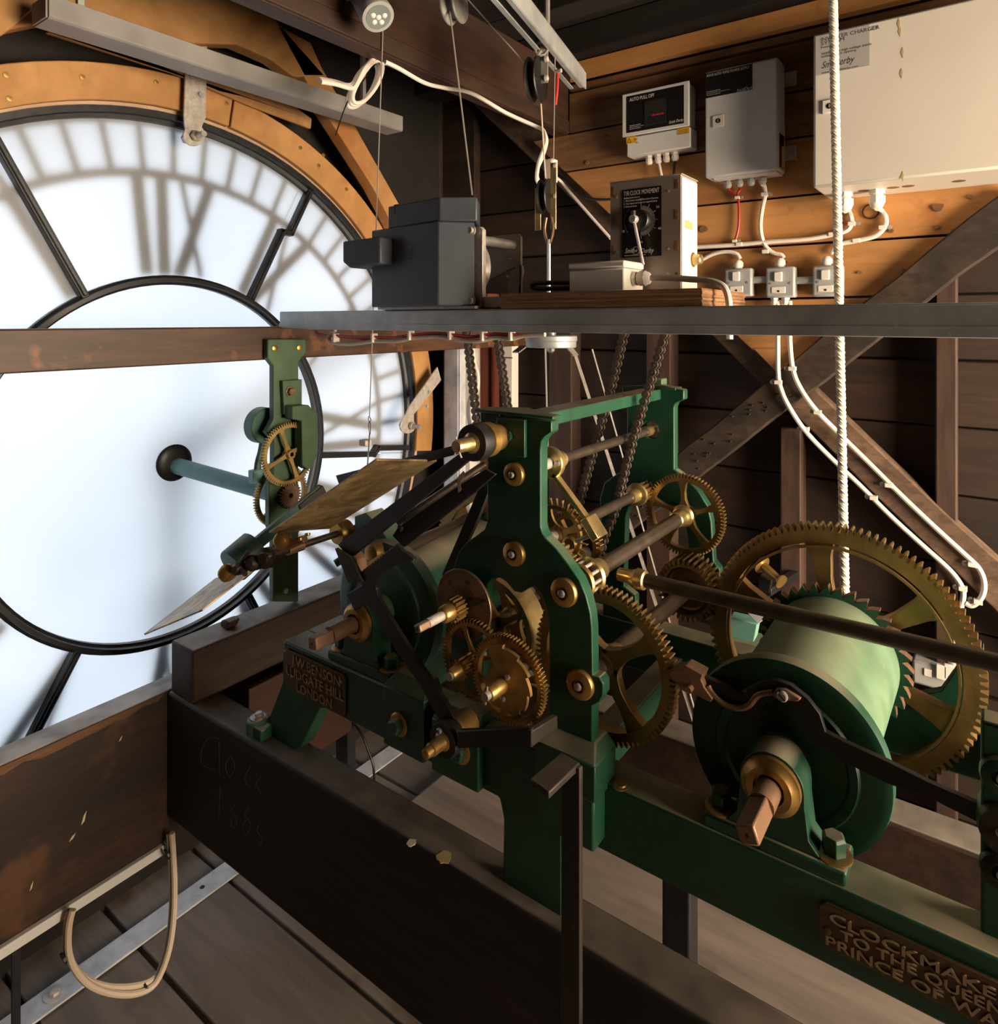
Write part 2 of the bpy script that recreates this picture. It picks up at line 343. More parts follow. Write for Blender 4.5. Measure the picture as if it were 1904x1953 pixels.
# dial wall with round opening
N_ = 72
hole = [(DY + .90*math.cos(2*math.pi*i/N_), DZ + .90*math.sin(2*math.pi*i/N_)) for i in range(N_)]
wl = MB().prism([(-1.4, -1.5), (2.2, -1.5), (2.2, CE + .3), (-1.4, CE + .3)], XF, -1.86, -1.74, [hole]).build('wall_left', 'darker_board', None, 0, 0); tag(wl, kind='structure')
# right wall with an unseen dial, placed and sized for its warm side light
D2Y, D2Z, D2R = 1.14, -.28, .75
hole2 = [(D2Y + D2R*math.cos(2*math.pi*i/N_), D2Z + D2R*math.sin(2*math.pi*i/N_)) for i in range(N_)]
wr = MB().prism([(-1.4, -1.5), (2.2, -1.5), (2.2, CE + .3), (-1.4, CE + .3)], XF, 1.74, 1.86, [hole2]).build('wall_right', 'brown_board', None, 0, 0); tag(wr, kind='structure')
w2 = root('window_2', (1.74, D2Y, D2Z), kind='structure')
MB().prism(hole2, XF, 1.765, 1.775).build('pane', 'emissive_opal', w2, 0, 0)
MB().annulus(D2Y, D2Z, D2R + .01, D2R - .03, XF, 1.73, 1.762).build('outer_ring', 'blackiron', w2)
MB().annulus(D2Y, D2Z, .355, .335, XF, 1.73, 1.762).build('inner_ring', 'blackiron', w2)
for k in range(8):
    a = math.pi/8 + k*math.pi/4
    MB().bar((1.745, D2Y+.35*math.cos(a), D2Z+.35*math.sin(a)), (1.745, D2Y+.66*math.cos(a), D2Z+.66*math.sin(a)), .02, .03, (1,0,0)).build('glazing_bar', 'blackiron', w2)
tag(MB().box(-1.8, 1.8, -1.44, -1.36, -1.5, CE + .3).build('wall_front', 'dark_board', None, 0, 0), kind='structure')
# ceiling
ce = root('ceiling', (0, .4, CE), kind='structure')
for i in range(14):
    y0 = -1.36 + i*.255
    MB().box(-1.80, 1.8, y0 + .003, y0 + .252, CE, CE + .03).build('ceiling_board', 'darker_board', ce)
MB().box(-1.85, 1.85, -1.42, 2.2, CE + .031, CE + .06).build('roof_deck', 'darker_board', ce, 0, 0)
# back wall
wb = root('wall_back', (-.4, 2.1, -1.42), kind='structure')
MB().box(-1.85, 1.85, YB + .03, YB + .08, -1.5, CE + .3).build('backing', 'darker_board', wb, 0, 0)
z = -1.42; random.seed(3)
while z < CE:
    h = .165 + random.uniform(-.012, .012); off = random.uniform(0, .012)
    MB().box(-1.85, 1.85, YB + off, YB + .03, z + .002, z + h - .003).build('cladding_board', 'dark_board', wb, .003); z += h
# upper orange boards, edges measured on the wall
def zb(u, v): return q(u, v, 'Y', YU)[2]
lines = [zb(1500, 672), zb(1500, 569), zb(1500, 467), zb(1440, 381), zb(1215, 307), zb(1144, 243), zb(1200, 150), zb(1250, 122)]
mats = ['orange_wood', 'orange_wood', 'orange_wood', 'orange_wood', 'brown_board', 'brown_board', 'brown_board']
lefts = [q(1385, 620, 'Y', YU)[0], q(1255, 500, 'Y', YU)[0], q(1150, 400, 'Y', YU)[0], q(1085, 335, 'Y', YU)[0], q(1030, 290, 'Y', YU)[0], q(1084, 210, 'Y', YU)[0], q(1086, 170, 'Y', YU)[0]]
random.seed(5)
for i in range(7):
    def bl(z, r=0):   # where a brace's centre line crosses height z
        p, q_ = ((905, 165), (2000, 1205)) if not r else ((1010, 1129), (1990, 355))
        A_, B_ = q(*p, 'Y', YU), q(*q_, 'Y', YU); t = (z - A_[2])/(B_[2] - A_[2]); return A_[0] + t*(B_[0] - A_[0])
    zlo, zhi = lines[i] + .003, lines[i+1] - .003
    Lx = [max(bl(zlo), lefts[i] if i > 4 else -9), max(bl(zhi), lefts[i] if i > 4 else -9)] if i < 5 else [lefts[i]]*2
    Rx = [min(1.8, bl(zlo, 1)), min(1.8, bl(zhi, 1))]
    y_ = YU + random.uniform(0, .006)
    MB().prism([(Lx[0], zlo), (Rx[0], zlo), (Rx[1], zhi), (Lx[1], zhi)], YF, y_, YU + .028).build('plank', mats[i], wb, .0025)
MB().box(q(1084, 150, 'Y', 1.93)[0], 1.8, 1.915, 1.95, lines[7] + .002, lines[7] + .055).build('top_plate', 'orange_wood', wb, .003)
MB().box(-1.8, 1.8, 1.86, 1.99, lines[7] + .057, CE).build('wall_plate', 'darker_board', wb, .006)
tri = qY(YU, (1436, 664), (1585, 664), (1506, 735))
MB().prism(tri, YF, YU, YU + .02).build('gusset_board', 'orange_wood', wb, .002)

# ---------------- dial (window_1)
w1 = root('window_1', (DX, DY, DZ), kind='structure')
angs = []
for u, v in ((160, 567), (475, 573), (596, 868), (474, 1140), (140, 1250)):
    p = q(u, v, 'X', -1.69); angs.append(math.atan2(p[2] - DZ, p[1] - DY))
angs.sort(); angs += [angs[-1] + (2*math.pi + angs[0] - angs[-1]) / 2] if 2*math.pi + angs[0] - angs[-1] > 1.6 else []
RI, RO = .456, .858
NP = len(angs)
for i, a in enumerate(angs):
    b_ = angs[(i+1) % NP]
    if b_ <= a: b_ += 2*math.pi
    MB().annulus(DY, DZ, .895, RI, XF, DX - .006, DX, max(6, int((b_-a)*14)), a + .0012, b_ - .0012).build('pane', 'opal', w1, 0, 0)
MB().annulus(DY, DZ, RI - .001, .022, XF, DX - .006, DX, 64).build('centre_pane', 'opal', w1, 0, 0)
C64 = lambda r: r
def iron_ring(name, r, w, d):
    prof = [(0, r - w/2), (0, r + w/2), (d*.45, r + w/2), (d*.55, r + w*.25), (d, r + w*.2), (d, r - w*.2), (d*.55, r - w*.25), (d*.45, r - w/2)]
    MB().lathe((DX, DY, DZ), (1, 0, 0), prof, 96, True).build(name, 'blackiron', w1, 0, 50)
iron_ring('outer_ring', RO + .008, .036, .034); iron_ring('inner_ring', RI, .024, .030)
for a in angs:
    e = V((0, math.cos(a), math.sin(a))); f = V((0, -e.z, e.y)); c = V((DX + .012, DY, DZ))
    mb = MB()
    if abs(a - math.atan2(q(475, 573, 'X', -1.69)[2] - DZ, q(475, 573, 'X', -1.69)[1] - DY)) < .01 or abs(a) < .2:
        s_ = .026 if abs(a) > .2 else -.02
        pts = [c + e*(RI + .008), c + e*.69, c + e*.705 + f*-s_, c + e*(RO - .005) + f*-s_]
    else: pts = [c + e*(RI + .008), c + e*(RO - .005)]
    for p0, p1 in zip(pts, pts[1:]):
        mb.bar(p0 - (p1-p0).normalized()*.008, p1 + (p1-p0).normalized()*.008, .018, .024, (1, 0, 0)); mb.bar(p0 + V((.012,0,0)), p1 + V((.012,0,0)), .009, .010, (1, 0, 0))
    mb.build('glazing_bar', 'blackiron', w1, .002)
# skeleton chapter ring and numerals outside the glass (mirrored as seen from inside)
XN0, XN1 = DX - .016, DX - .009
cr = MB().annulus(DY, DZ, .853, .838, XF, XN0, XN1, 96); cr.build('chapter_ring', 'numeral_iron', w1)
cr2 = MB().annulus(DY, DZ, .733, .712, XF, XN0, XN1, 96).build('chapter_ring', 'numeral_iron', w1)
mm_ = MB()
for k in range(60):
    a = k*math.pi/30; e = V((0, math.cos(a), math.sin(a))); c = V(((XN0+XN1)/2, DY, DZ))
    mm_.bar(c + e*.725, c + e*.845, .015, .008, (1, 0, 0))
mm_.build('minute_marks', 'numeral_iron', w1)
ROM = ['XII', 'I', 'II', 'III', 'IIII', 'V', 'VI', 'VII', 'VIII', 'IX', 'X', 'XI']
def numeral(k, s):
    # clockwise outside = anticlockwise angle reversed inside: position at angle 90 - 30k seen outside; mirrored inside -> +
    a = math.pi/2 + k*math.pi/6 - math.pi/6*0
    a = math.pi/2 + k*math.pi/6
    mb = MB(); wd = {'I': .062, 'V': .12, 'X': .125}; tot = sum(wd[c] for c in s); x = -tot/2
    e = V((0, math.cos(a), math.sin(a))); f = V((0, -e.z, e.y))       # f: outside-clockwise direction is +f (a increases with k)
    c0 = V(((XN0+XN1)/2, DY, DZ)); r0, r1 = .468, .722
    def st(x0, x1, w):   # stroke from (x0,inner) to (x1,outer)
        s0 = x0*.72; mb.bar(c0 + e*r0 - f*(-s0), c0 + e*r1 - f*(-x1), w, .008, (1, 0, 0))
    for ch in s:
        w = wd[ch]; xc = x + w/2
        if ch == 'I': st(xc, xc, .030)
        elif ch == 'X': st(xc + .042, xc - .042, .030); st(xc - .042, xc + .042, .013)
        else: st(xc, xc - .044, .030); st(xc, xc + .044, .013)
        x += w
    return mb.build('numeral', 'numeral_iron', w1)
for k, s in enumerate(ROM): numeral(k, s)
# hands outside the glass
def hand(name, pts, label):
    h = MB().prism(pts, XF, DX - .075, DX - .068).build(name, 'numeral_iron', None); tag(h, label, 'clock hand', 'hands of the dial'); return h
def hpoly(ang, prof):
    e = (math.cos(ang), math.sin(ang)); f = (-e[1], e[0])
    return [(DY + e[0]*r + f[0]*w, DZ + e[1]*r + f[1]*w) for r, w in prof] + [(DY + e[0]*r - f[0]*w, DZ + e[1]*r - f[1]*w) for r, w in prof[::-1]]
hp = q(500, 742, 'X', -1.80); am = math.atan2(hp[2]-DZ, hp[1]-DY); hq = q(292, 1190, 'X', -1.80); ah = math.atan2(hq[2]-DZ, hq[1]-DY)
hand('minute_hand', hpoly(am, [(-.06, .03), (0, .045), (.05, .032), (.80, .018), (.83, .003)]), 'blurred minute hand outside the dial pointing up and right')
hand('hour_hand', hpoly(ah, [(-.05, .03), (0, .055), (.10, .030), (.30, .022), (.36, .055), (.40, .060), (.44, .045), (.50, .004)]), 'blurred hour hand with spade end outside the dial, pointing down')

# ---------------- timbers round the dial
WX = -1.655
wring = root('curved_timber_ring', (WX, .92, -1.3), 'curved pine boards framing the round glass clock dial', 'timber')
a0 = -math.pi/2
for i in range(2, 7):
    a = a0 + i*math.pi/4 - .15
    MB().annulus(.920, -.338, .952, .868, XF, -1.70, WX, 14, a + .003, a + math.pi/4 - .003).build('curved_board', 'pine', wring, .003)
MB().annulus(.919, -.348, .893, .868, XF, -1.70, -1.672, 60, -1.0, 4.1).build('inner_lip', 'cream_wood', wring, .002)
sc = proto(MB().lathe((0,0,0), (1,0,0), [(0, .006), (.0012, .006), (.0015, .002)], 10), 'screw', 'brass')
for u, v in ((12, 143), (18, 188), (157, 147), (298, 157), (432, 197), (573, 282), (608, 316), (617, 296), (661, 361)):
    p = q(u, v, 'X', WX + .001); inst(sc, p, wring)
def slab(name, mat, pts, x0, x1, label, cat='timber', bev=.004, fr=XF, group=None):
    o = MB().prism(pts, fr, x0, x1).build(name, mat, None, bev); tag(o, label, cat, group); return o
slab('roof_brace', 'pine', qX(-1.63, (-40, -60), (420, -60), (520, 50), (610, 150), (548, 150), (505, 118), (440, 90), (360, 88), (230, 60), (120, 40), (0, 65)), -1.648, -1.60, 'wide stained pine board crossing above the round dial')
slab('roof_brace', 'pine', qX(-1.63, (515, 52), (580, 85), (600, 130), (760, 410), (742, 440), (700, 360), (590, 190)), -1.648, -1.60, 'water-stained pine brace running down beside the dial', bev=.003)
slab('roof_brace', 'pine', qX(-1.60, (-30, 0), (60, 0), (62, 18), (0, 70), (-30, 80)), -1.64, -1.58, 'short pine offcut at the top left corner above dial')
slab('lath', 'pine', qX(-1.63, (90, 60), (100, 57), (420, 150), (540, 180), (600, 225), (598, 245), (480, 200), (340, 140)), -1.652, -1.64, 'thin pine lath tucked behind the grey light fitting')
# eye-level beam in front of the dial
rb = MB().box(-1.425, -1.345, -.5, 2.06, -.0905, -.0150).build('cross_rail', 'rail_wood', None, .003); tag(rb, 'worn reddish-brown timber rail across the dial at eye level', 'beam')
# ceiling beam
c0 = V(q(1085, 258, 'Y', 1.93)); 
cb = root('ceiling_beam', (c0.x, 1.0, c0.z), 'heavy dark brown ceiling beam running to the back wall', 'beam')
zb_ = c0.z; xr = c0.x
MB().box(xr - .05, xr, -.6, 1.93, zb_, zb_ + .21).build('beam', 'ceil_beam', cb, .004)
MB().box(xr - .056, xr + .006, -.6, 1.925, zb_ + .003, zb_ + .045).build('lower_lamination', 'ceil_beam', cb, .003)
# joists and a dark purlin
for i, (x, lab) in enumerate(((-.05, 'dark ceiling joist over the cream inverter box'), (.75, 'dark ceiling joist near the right wall'))):
    j = MB().box(x, x + .07, -1.3, 1.86, CE - .12, CE - .002).build('ceiling_joist', 'darker_board', None, .004); tag(j, lab, 'beam')
jb = MB().bar((-1.0, 1.60, CE - .05), (1.7, 1.60, CE - .05), .09, .09).build('purlin', 'darker_board', None, .004); tag(jb, 'dark purlin along the ceiling above the boxes', 'beam')
kb = MB().prism([(-.62, .80), (-.50, .845), (-.47, .80), (-.52, .79), (-.535, .745), (-.55, .76), (-.56, .79)], YF, 1.525, 1.5555).build('split_board', 'brown_board', None, .002); tag(kb, 'broken orange-brown board end hanging from the dark ceiling', 'timber')
# posts on the back wall
def post(u0, u1, v0, v1, Y, mat, label, depth=.07):
    a = q(u0, v0, 'Y', Y); b = q(u1, v1, 'Y', Y)
    o = MB().box(a[0], b[0], Y, Y + depth, b[2], a[2]).build('wall_post', mat, None, .004); return tag(o, label, 'post')
post(1784, 1826, 380, 1700, 1.99, 'post_wood', 'dark timber wall post at far right behind the great wheel')
post(1488, 1528, 815, 1700, 1.99, 'post_wood', 'dark timber post under the crossing of the braces')
post(1232, 1279, 560, 1500, 1.99, 'post_wood', 'dark timber post behind the rear frame plate')
post(1046, 1090, 560, 1500, 2.0, 'post_wood', 'dark brown post behind the hanging steel strips')
post(906, 932, 560, 1500, 1.99, 'red_post', 'reddish stained post beside the hanging cables')
post(835, 905, 150, 1500, 2.02, 'dark_board', 'broad dark corner post between dial and back wall', .04)
post(742, 838, 150, 760, 2.0, 'dark_board', 'broad dark board beside the dial timbers', .05)
# X braces
def brace(p, q_, w, Y, mat, label, d=.06):
    a = V(q(*p, 'Y', Y + d/2)); b = V(q(*q_, 'Y', Y + d/2)); a.y = b.y = Y + d/2
    n = 18; dd = (b-a); up = V((0,1,0)); sd = dd.normalized().cross(up); random.seed(int(p[0])); L = []; R = []
    for i in range(n+1):
        c = a + dd*i/n; L.append((c + sd*(w/2 + random.uniform(-.003, .003)))); R.append((c - sd*(w/2 + random.uniform(-.003, .003))))
    o = MB().prism([(v.x, v.z) for v in L] + [(v.x, v.z) for v in R[::-1]], YF, Y, Y + d).build('diagonal_brace', mat, None, .004); return tag(o, label, 'brace')
brace((905, 165), (2420, 1604), .090, 1.985, 'brace_wood', 'rough diagonal brace carrying two white cables down to the right', .05)
brace((1010, 1129), (1955, 383), .088, 1.922, 'old_brace', 'charred old diagonal brace rising to the upper right corner', .055)
# main floor-frame beams under the clock
ba = MB().box(-1.395, .55, .74, .806, -1.038, -.776).build('frame_beam', 'dark_beam', None, .006); tag(ba, 'nearly black front bearer beam under the green clock bed', 'beam')
bb = MB().box(-1.462, -1.3952, -.8, 2.05, -1.090, -.776).build('side_beam', 'side_beam', None, .006); tag(bb, 'brown side beam with dusty worn top below the dial', 'beam')
br = MB().box(-1.395, .6, 1.205, 1.275, -1.0, -.776).build('frame_beam', 'block_wood', None, .006); tag(br, 'dusty rear bearer beam behind the winding barrels', 'beam')
bk = MB().box(-1.385, -1.300, .742, 2.0, -.7757, -.667).build('cross_block', 'block_wood', None, .006); tag(bk, 'dusty squared timber lying across the left end of the bearers', 'beam')
bs = MB().prism([(0, 0), (.014, .002), (.024, .018), (.010, .022), (-.006, .016), (-.010, .006)], YF, 0, .028)
o = MB(); o.v = [(x - 1.345, y + .835, z - .6667) for x, y, z in bs.v]; o.f = bs.f
tag(o.build('wood_chip', 'block_wood', None, .003), 'small wooden chock lying on the dusty cross timber', 'offcut')
rp = MB().box(-1.30, -1.285, .86, 1.19, -1.02, -.79).build('red_board', 'red_wood', None, .003); tag(rp, 'dark red board below the bed at left', 'board')
# ================================================================ CLOCK FRAME
Y0, Y1 = .767, 1.218
RZ, RZB = -.588, -.675
fr_ = root('turret_clock', (-.55, 1.0, -.776), 'green cast-iron flatbed turret clock frame with dusty top bar', 'clock')
col = [(947,794),(1052,804),(1052,824),(1040,832),(1033,842),(1031,860),(1031,1005),(1034,1016),(1042,1028),(1062,1048),(1085,1078),(1105,1106),(1118,1138),(1126,1170),(1129,1200),(1130,1289),(1143,1292),(1151,1305),(1151,1325),(1143,1340),(1130,1347),(1129,1420),(1048,1385),(1048,1240),(1046,1180),(1039,1150),(1031,1130),(1020,1119),(1007,1122),(995,1131),(981,1128),(967,1111),(954,1102),(941,1103),(932,1112),(925,1130),(922,1160),(922,1335),(852,1300),(850,1200),(856,1130),(864,1085),(873,1056),(888,1036),(908,1022),(924,1010),(930,992),(930,868),(946,860)]
MB().prism(qY(Y0, *col), YF, Y0, Y0 + .019).build('front_plate', 'green', fr_, .0014)
rear = [(1185,737),(1262,734),(1305,744),(1305,762),(1290,768),(1286,778),(1286,895),(1310,912),(1332,936),(1350,965),(1357,995),(1361,1070),(1373,1086),(1373,1130),(1318,1130),(1316,1060),(1308,1000),(1290,975),(1270,962),(1240,957),(1212,958),(1199,968),(1194,985),(1190,1119),(1212,1137),(1212,1190),(1150,1180),(1146,1000),(1144,950),(1153,920),(1181,901),(1196,884),(1196,781)]
hc = qY(Y1, (1241, 820))[0]
MB().prism(qY(Y1, *rear), YF, Y1, Y1 + .02, [[(hc[0] + .017*math.cos(t*.5236), hc[1] + .017*math.sin(t*.5236)) for t in range(12)]]).build('rear_plate', 'green', fr_, .0022)
# top bar
xb0, xb1 = -.573, -.497
zt = qY(Y0, (1052, 804))[0][1] + .003
MB().box(-.545, -.505, Y0 + .019, Y1, zt - .019, zt).build('top_bar', 'green', fr_, .0015)
MB().prism([(-.60, Y0 - .001), (-.468, Y0 - .001), (-.468, Y0 + .02), (-.505, Y0 + .03), (-.545, Y0 + .06), (-.60, Y0 + .03)], ZF, zt - .0005, zt + .004).build('top_pad', 'green', fr_, .0015)
MB().box(-.52, -.475, Y1 - .003, Y1 + .03, zt, zt + .005).build('top_pad', 'green', fr_, .0015)
MB().box(-.535, -.505, Y1 + .004, Y1 + .03, zt + .005, zt + .02).build('nut', 'green_light', fr_, .002)
MB().prism(qY(Y0 - .004, (912,786),(948,791),(946,860),(931,870),(931,850),(912,838)), YF, Y0 + .001, Y0 + .016).build('side_lug', 'green', fr_, .002)
ov = qY(Y0 - .005, (948,797),(1002,801),(1002,873),(948,866))
MB().prism(ov, YF, Y0 - .007, Y0).build('cock_plate', 'green', fr_, .001)
def slot_screw(u, v, Y, r, mat, parent, name='screw', h=.004):
    p = q(u, v, 'Y', Y); s_ = root(name, (0,0,0)) if False else None
    o = MB().lathe((p[0], Y, p[2]), (0,-1,0), [(0, r), (h*.7, r), (h, r*.75)], 16).build(name, mat, parent)
    MB().bar((p[0]-r*.6, Y-h-.0002, p[2]+r*.5), (p[0]+r*.6, Y-h-.0002, p[2]-r*.5), .0006, r*.25, (0,0,1)).build('slot', 'ink_black', o)
    return o
slot_screw(971, 832, Y0 - .007, .0065, 'green', fr_)
# feet of the front plate: bevelled pads, boxes, foot
def hexb(P, name, mat, bevel=.0015): return MB().hexa([V(p) for p in P]).build(name, mat, fr_, bevel)
def qq(u, v, Y): return V(q(u, v, 'Y', Y))
# right foot block (bevelled shoulder, then pilaster down to the beam)
def block(x0, x1, ya, yb, z0, z1, zs, ins, name='foot_block'):   # body with sloped dusty shoulders
    P = [(x0,ya,z0),(x1,ya,z0),(x1,yb,z0),(x0,yb,z0),(x0,ya,z1),(x1,ya,z1),(x1,yb,z1),(x0,yb,z1)]
    MB().hexa([V(p) for p in P]).build(name, 'green', fr_, .002)
    P = [(x0,ya,z1),(x1,ya,z1),(x1,yb,z1),(x0,yb,z1),(x0+ins*.5,ya+ins,zs),(x1-ins*.5,ya+ins,zs),(x1-ins*.5,yb,zs),(x0+ins*.5,yb,zs)]
    MB().hexa([V(p) for p in P]).build('shoulder', 'green', fr_, .002)
a = qq(1020, 1450, .742); b = qq(1135, 1480, .742)
xl, xr_ = a.x, b.x
block(xl, xr_, .742, .800, b.z - .035, qq(1131, 1462, .742).z, qq(1129, 1418, .767).z + .002, .026)
MB().box(xl, xr_ - .004, .746, .800, qq(1120, 1622, .746).z, b.z - .035).build('pilaster', 'green', fr_, .003)
# big web foot standing on the beam
foot = qY(.762, (922,1385),(1045,1440),(1072,1500),(1072,1755),(958,1692),(960,1560),(953,1525),(936,1504),(905,1490))
MB().prism(foot, YF, .762, .786).build('web_foot', 'green', fr_, .003)
# two boxed lugs on the left under the bed
def lug(p0, p1, vtop, vbot, Y, ys=.03):
    xa = qq(p0, 1400, Y).x; xb = qq(p1, 1400, Y).x; zt_ = qq(p0, vtop, Y).z; zb_ = qq(p0, vbot, Y).z
    block(xa, xb, Y, .80, zb_, zt_, zt_ + .018, .020, 'boxed_lug'); return xa, xb, zt_, zb_
lug(731, 808, 1306, 1418, .755); lug(823, 912, 1368, 1468, .748)
# bed rails, ends, pads
MB().box(-1.052, .55, .776, .829, RZB, RZ).build('front_rail', 'green', fr_, .003)
MB().box(-1.02, .55, 1.215, 1.265, RZB, RZ).build('rear_rail', 'green', fr_, .003)
MB().box(-1.052, -.80, .829, 1.0, RZB + .02, RZ).build('end_pad', 'green_blue', fr_, .003)
MB().box(-1.052, -1.0, 1.0, 1.215, RZB, RZ).build('end_rail', 'green', fr_, .003)
MB().box(.02, .08, .829, 1.215, RZB, RZ).build('cross_rail', 'green', fr_, .003)
MB().box(-.50, -.46, .829, 1.215, RZB, RZB + .05).build('cross_rail', 'green', fr_, .003)
# splayed left leg with bolted lug
leg = qY(.776, (541,1240),(541,1300),(524,1345),(513,1372),(510,1402),(560,1431),(575,1425),(612,1350),(640,1350),(640,1280))
MB().prism(leg, YF, .774, .806).build('splayed_leg', 'green', fr_, .002)
lp = V(q(492, 1395, 'Z', -.776)); lz = -.776
ll = MB().lathe((lp.x, lp.y, lz), (0,0,1), [(0, .021), (.024, .021), (.026, .019)], 24).build('foot_lug', 'green_blue', fr_)
MB().box(lp.x, lp.x + .035, lp.y - .018, lp.y + .016, lz, lz + .022).build('foot_lug', 'green', fr_, .002)
MB().lathe((lp.x, lp.y, lz + .026), (0,0,1), [(0, .014), (.002, .014)], 20).build('washer', 'steel', fr_)
def hexbolt(p, ax, r, h, mat, parent, washer='brass_pale', wr=1.45, ph=.3):
    p = V(p); ax = V(ax).normalized()
    o = MB().lathe(p, ax, [(.003, r), (h*.85, r), (h, r*.82)], 6, ph=ph).build('bolt', mat, parent, .0008, 20)
    MB().lathe(p, ax, [(0, r*wr), (.002, r*wr), (.0035, r*wr*.85), (.0038, r*.5)], 24).build('washer', washer, o)
    return o
hexbolt((lp.x + .004, lp.y, lz + .028), (0,0,1), .008, .010, 'steel', fr_, 'steel', 1.2)
for u, v, Y in ((762, 1381, .755),):
    p = qq(u, v, Y); hexbolt((p.x, Y, p.z), (0,-1,0), .0125, .017, 'green', fr_, 'brass')
p = qq(878, 1432, .748); hexbolt((p.x, .748, p.z), (0,-1,0), .0125, .012, 'green', fr_, 'brass')
p = V(q(1184, 1497, 'Z', RZ)); o = MB().lathe((p.x, p.y, RZ - .001), (0,0,1), [(0, .011), (.0015, .011), (.002, .008), (.0035, .007)], 16).build('rail_screw', 'brass', fr_)
# brass bosses of the arbors in the front plate
def boss(x, zc, Y, r, parent, hole=True, mat='brass'):
    o = MB().lathe((x, Y, zc), (0,-1,0), [(-.004, r), (.003, r), (.006, r*.93), (.0085, r*.55), (.0085, r*.45), (.004, r*.42), (.004, 0)], 28).build('arbor_boss', mat, parent)
    MB().lathe((x, Y, zc), (0,-1,0), [(.003, r*.28), (.0105, r*.26), (.0115, r*.18), (.0115, 0)], 16).build('pivot', 'steel', o); return o
BOS = {}
for k, (u, v, r) in {'pal': (978, 905, .0165), 'esc': (978, 1057, .0175), 'w4': (1073, 1131, .0195), 'ctr': (1104, 1308, .0195)}.items():
    p = qq(u, v, Y0 - .006); BOS[k] = (p.x, p.z); boss(p.x, p.z, Y0, r, fr_)
# pedestals (barrel bearings) with bolts, washers, brass bush
def pedestal(x, zc, y0, y1, label_side):
    base = MB().box(x - .075, x + .075, y0, y1, RZ, RZ + .016).build('pedestal_base', 'green', fr_, .003)
    body = [(-.052, RZ + .016), (.052, RZ + .016)] ; n = 14
    prof = [(x - .05, RZ + .016), (x + .05, RZ + .016), (x + .038, RZ + .030), (x + .034, zc - .012)] + [(x + .034*math.cos(t), zc + .034*math.sin(t)) for t in [math.pi*i/n for i in range(n+1)]] + [(x - .034, zc - .012), (x - .038, RZ + .030)]
    MB().prism(prof, YF, y0 + .004, y1 - .006).build('pedestal', 'green', fr_, .003)
    MB().lathe((x, y0 + .004, zc), (0,-1,0), [(-.002, .0315), (.006, .0315), (.007, .0295), (.013, .024), (.013, .0165), (.004, .0155)], 32).build('bearing_bush', 'brass', fr_)
    for s_ in (-1, 1): hexbolt((x + s_*.060, (y0+y1)/2 - .004, RZ + .016), (0,0,1), .0125, .022, 'green', fr_, 'brass', 1.5, ph=.35)
AX, AZ = -.196, -.512; BX, BZ = -.858, -.505
pedestal(AX, AZ, .778, .826, 'r'); pedestal(BX, BZ, .778, .826, 'l')
# maker's plates
def plate(pts, Y, name, lines, org, size, sx=1.0, parent=fr_, sp=.88, bold=.0006):
    o = MB().prism(pts, YF, Y - .004, Y).build(name, 'cast_plate', parent, .001)
    rim = MB(); c = V((sum(p[0] for p in pts)/len(pts), sum(p[1] for p in pts)/len(pts)))
    for i, ln in enumerate(lines):
        text(ln[0], 'raised_letters', 'brass' if False else 'cast_plate', o, (ln[1], Y - .004, ln[2]), (1,0,0), (0,0,1), ln[3], .0016, 'LEFT', bold, ln[4])
    return o
def fitline(s, x0, x1, zbase, size, cw=.62):   # scale a line so it spans x0..x1
    return (s, x0, zbase, size, 1.0)
Yp = .776
A, B, C, D = [qY(Yp, p)[0] for p in ((547,1235),(662,1284),(662,1347),(549,1290))]
pl = [(A[0], A[1]-.003), (A[0]+.005, A[1]), (B[0]-.004, A[1]), (B[0], A[1]-.004), (B[0], D[1]-.014), (B[0]-.005, D[1]-.019), (A[0]+.006, D[1]-.019), (A[0], D[1]-.015)]
hgt = A[1] - (D[1]-.019); wid = B[0]-A[0]
def plate_lines(rows, x0, x1, ztop, zbot, ins):
    n = len(rows); rh = (ztop - zbot)/n; out = []
    for i, (s_, l, r_) in enumerate(rows): out.append((s_, x0 + l*(x1-x0), ztop - (i+.88)*rh, rh*1.08, None, x0 + r_*(x1-x0)))
    return out
def nameplate(pts, rows, x0, x1, zt_, zb_):
    o = MB().prism(pts, YF, Yp - .004, Yp).build('name_plate', 'cast_plate', fr_, .001)
    for s_, l, zb2, size, _, r_ in plate_lines(rows, x0, x1, zt_, zb_, 0):
        t = text(s_, 'raised_letters', 'cast_letter', None, (0, Yp - .004, zb2), (1,0,0), (0,0,1), size, .0016, 'LEFT', .0002)
        xs = [v.co.x for v in t.data.vertices]; a_, b_ = min(xs), max(xs); k = (r_ - l)/(b_ - a_)
        for v in t.data.vertices: v.co.x = l + (v.co.x - a_)*k
        attach(t, o)
    return o
np1 = nameplate(pl, [('J.W.BENSON', .13, .93), ('LUDGATE HILL', .04, .985), ('LONDON', .22, .80)], A[0], B[0], A[1] - .002, D[1] - .017)
for u, v in ((557, 1290), (651, 1300)):
    p = qq(u, v, Yp - .004); MB().lathe((p.x, Yp - .004, p.z), (0,-1,0), [(0, .0028), (.0012, .0028), (.002, .0014)], 10).build('rivet', 'steel', np1)
A, D = [qY(Yp - .004, p)[0] for p in ((1562,1716),(1564,1803))]
def xu(u): return q(u, 1800, 'Y', Yp - .004)[0]
w1_ = (xu(1900) - xu(1583))*10/9; w2_ = (xu(1900) - xu(1603))*18/12; w3_ = (xu(1893) - xu(1576))*15/12
xe = max(xu(1583) + w1_, xu(1603) + w2_, xu(1576) + w3_) + .01; T_ = xe - A[0]
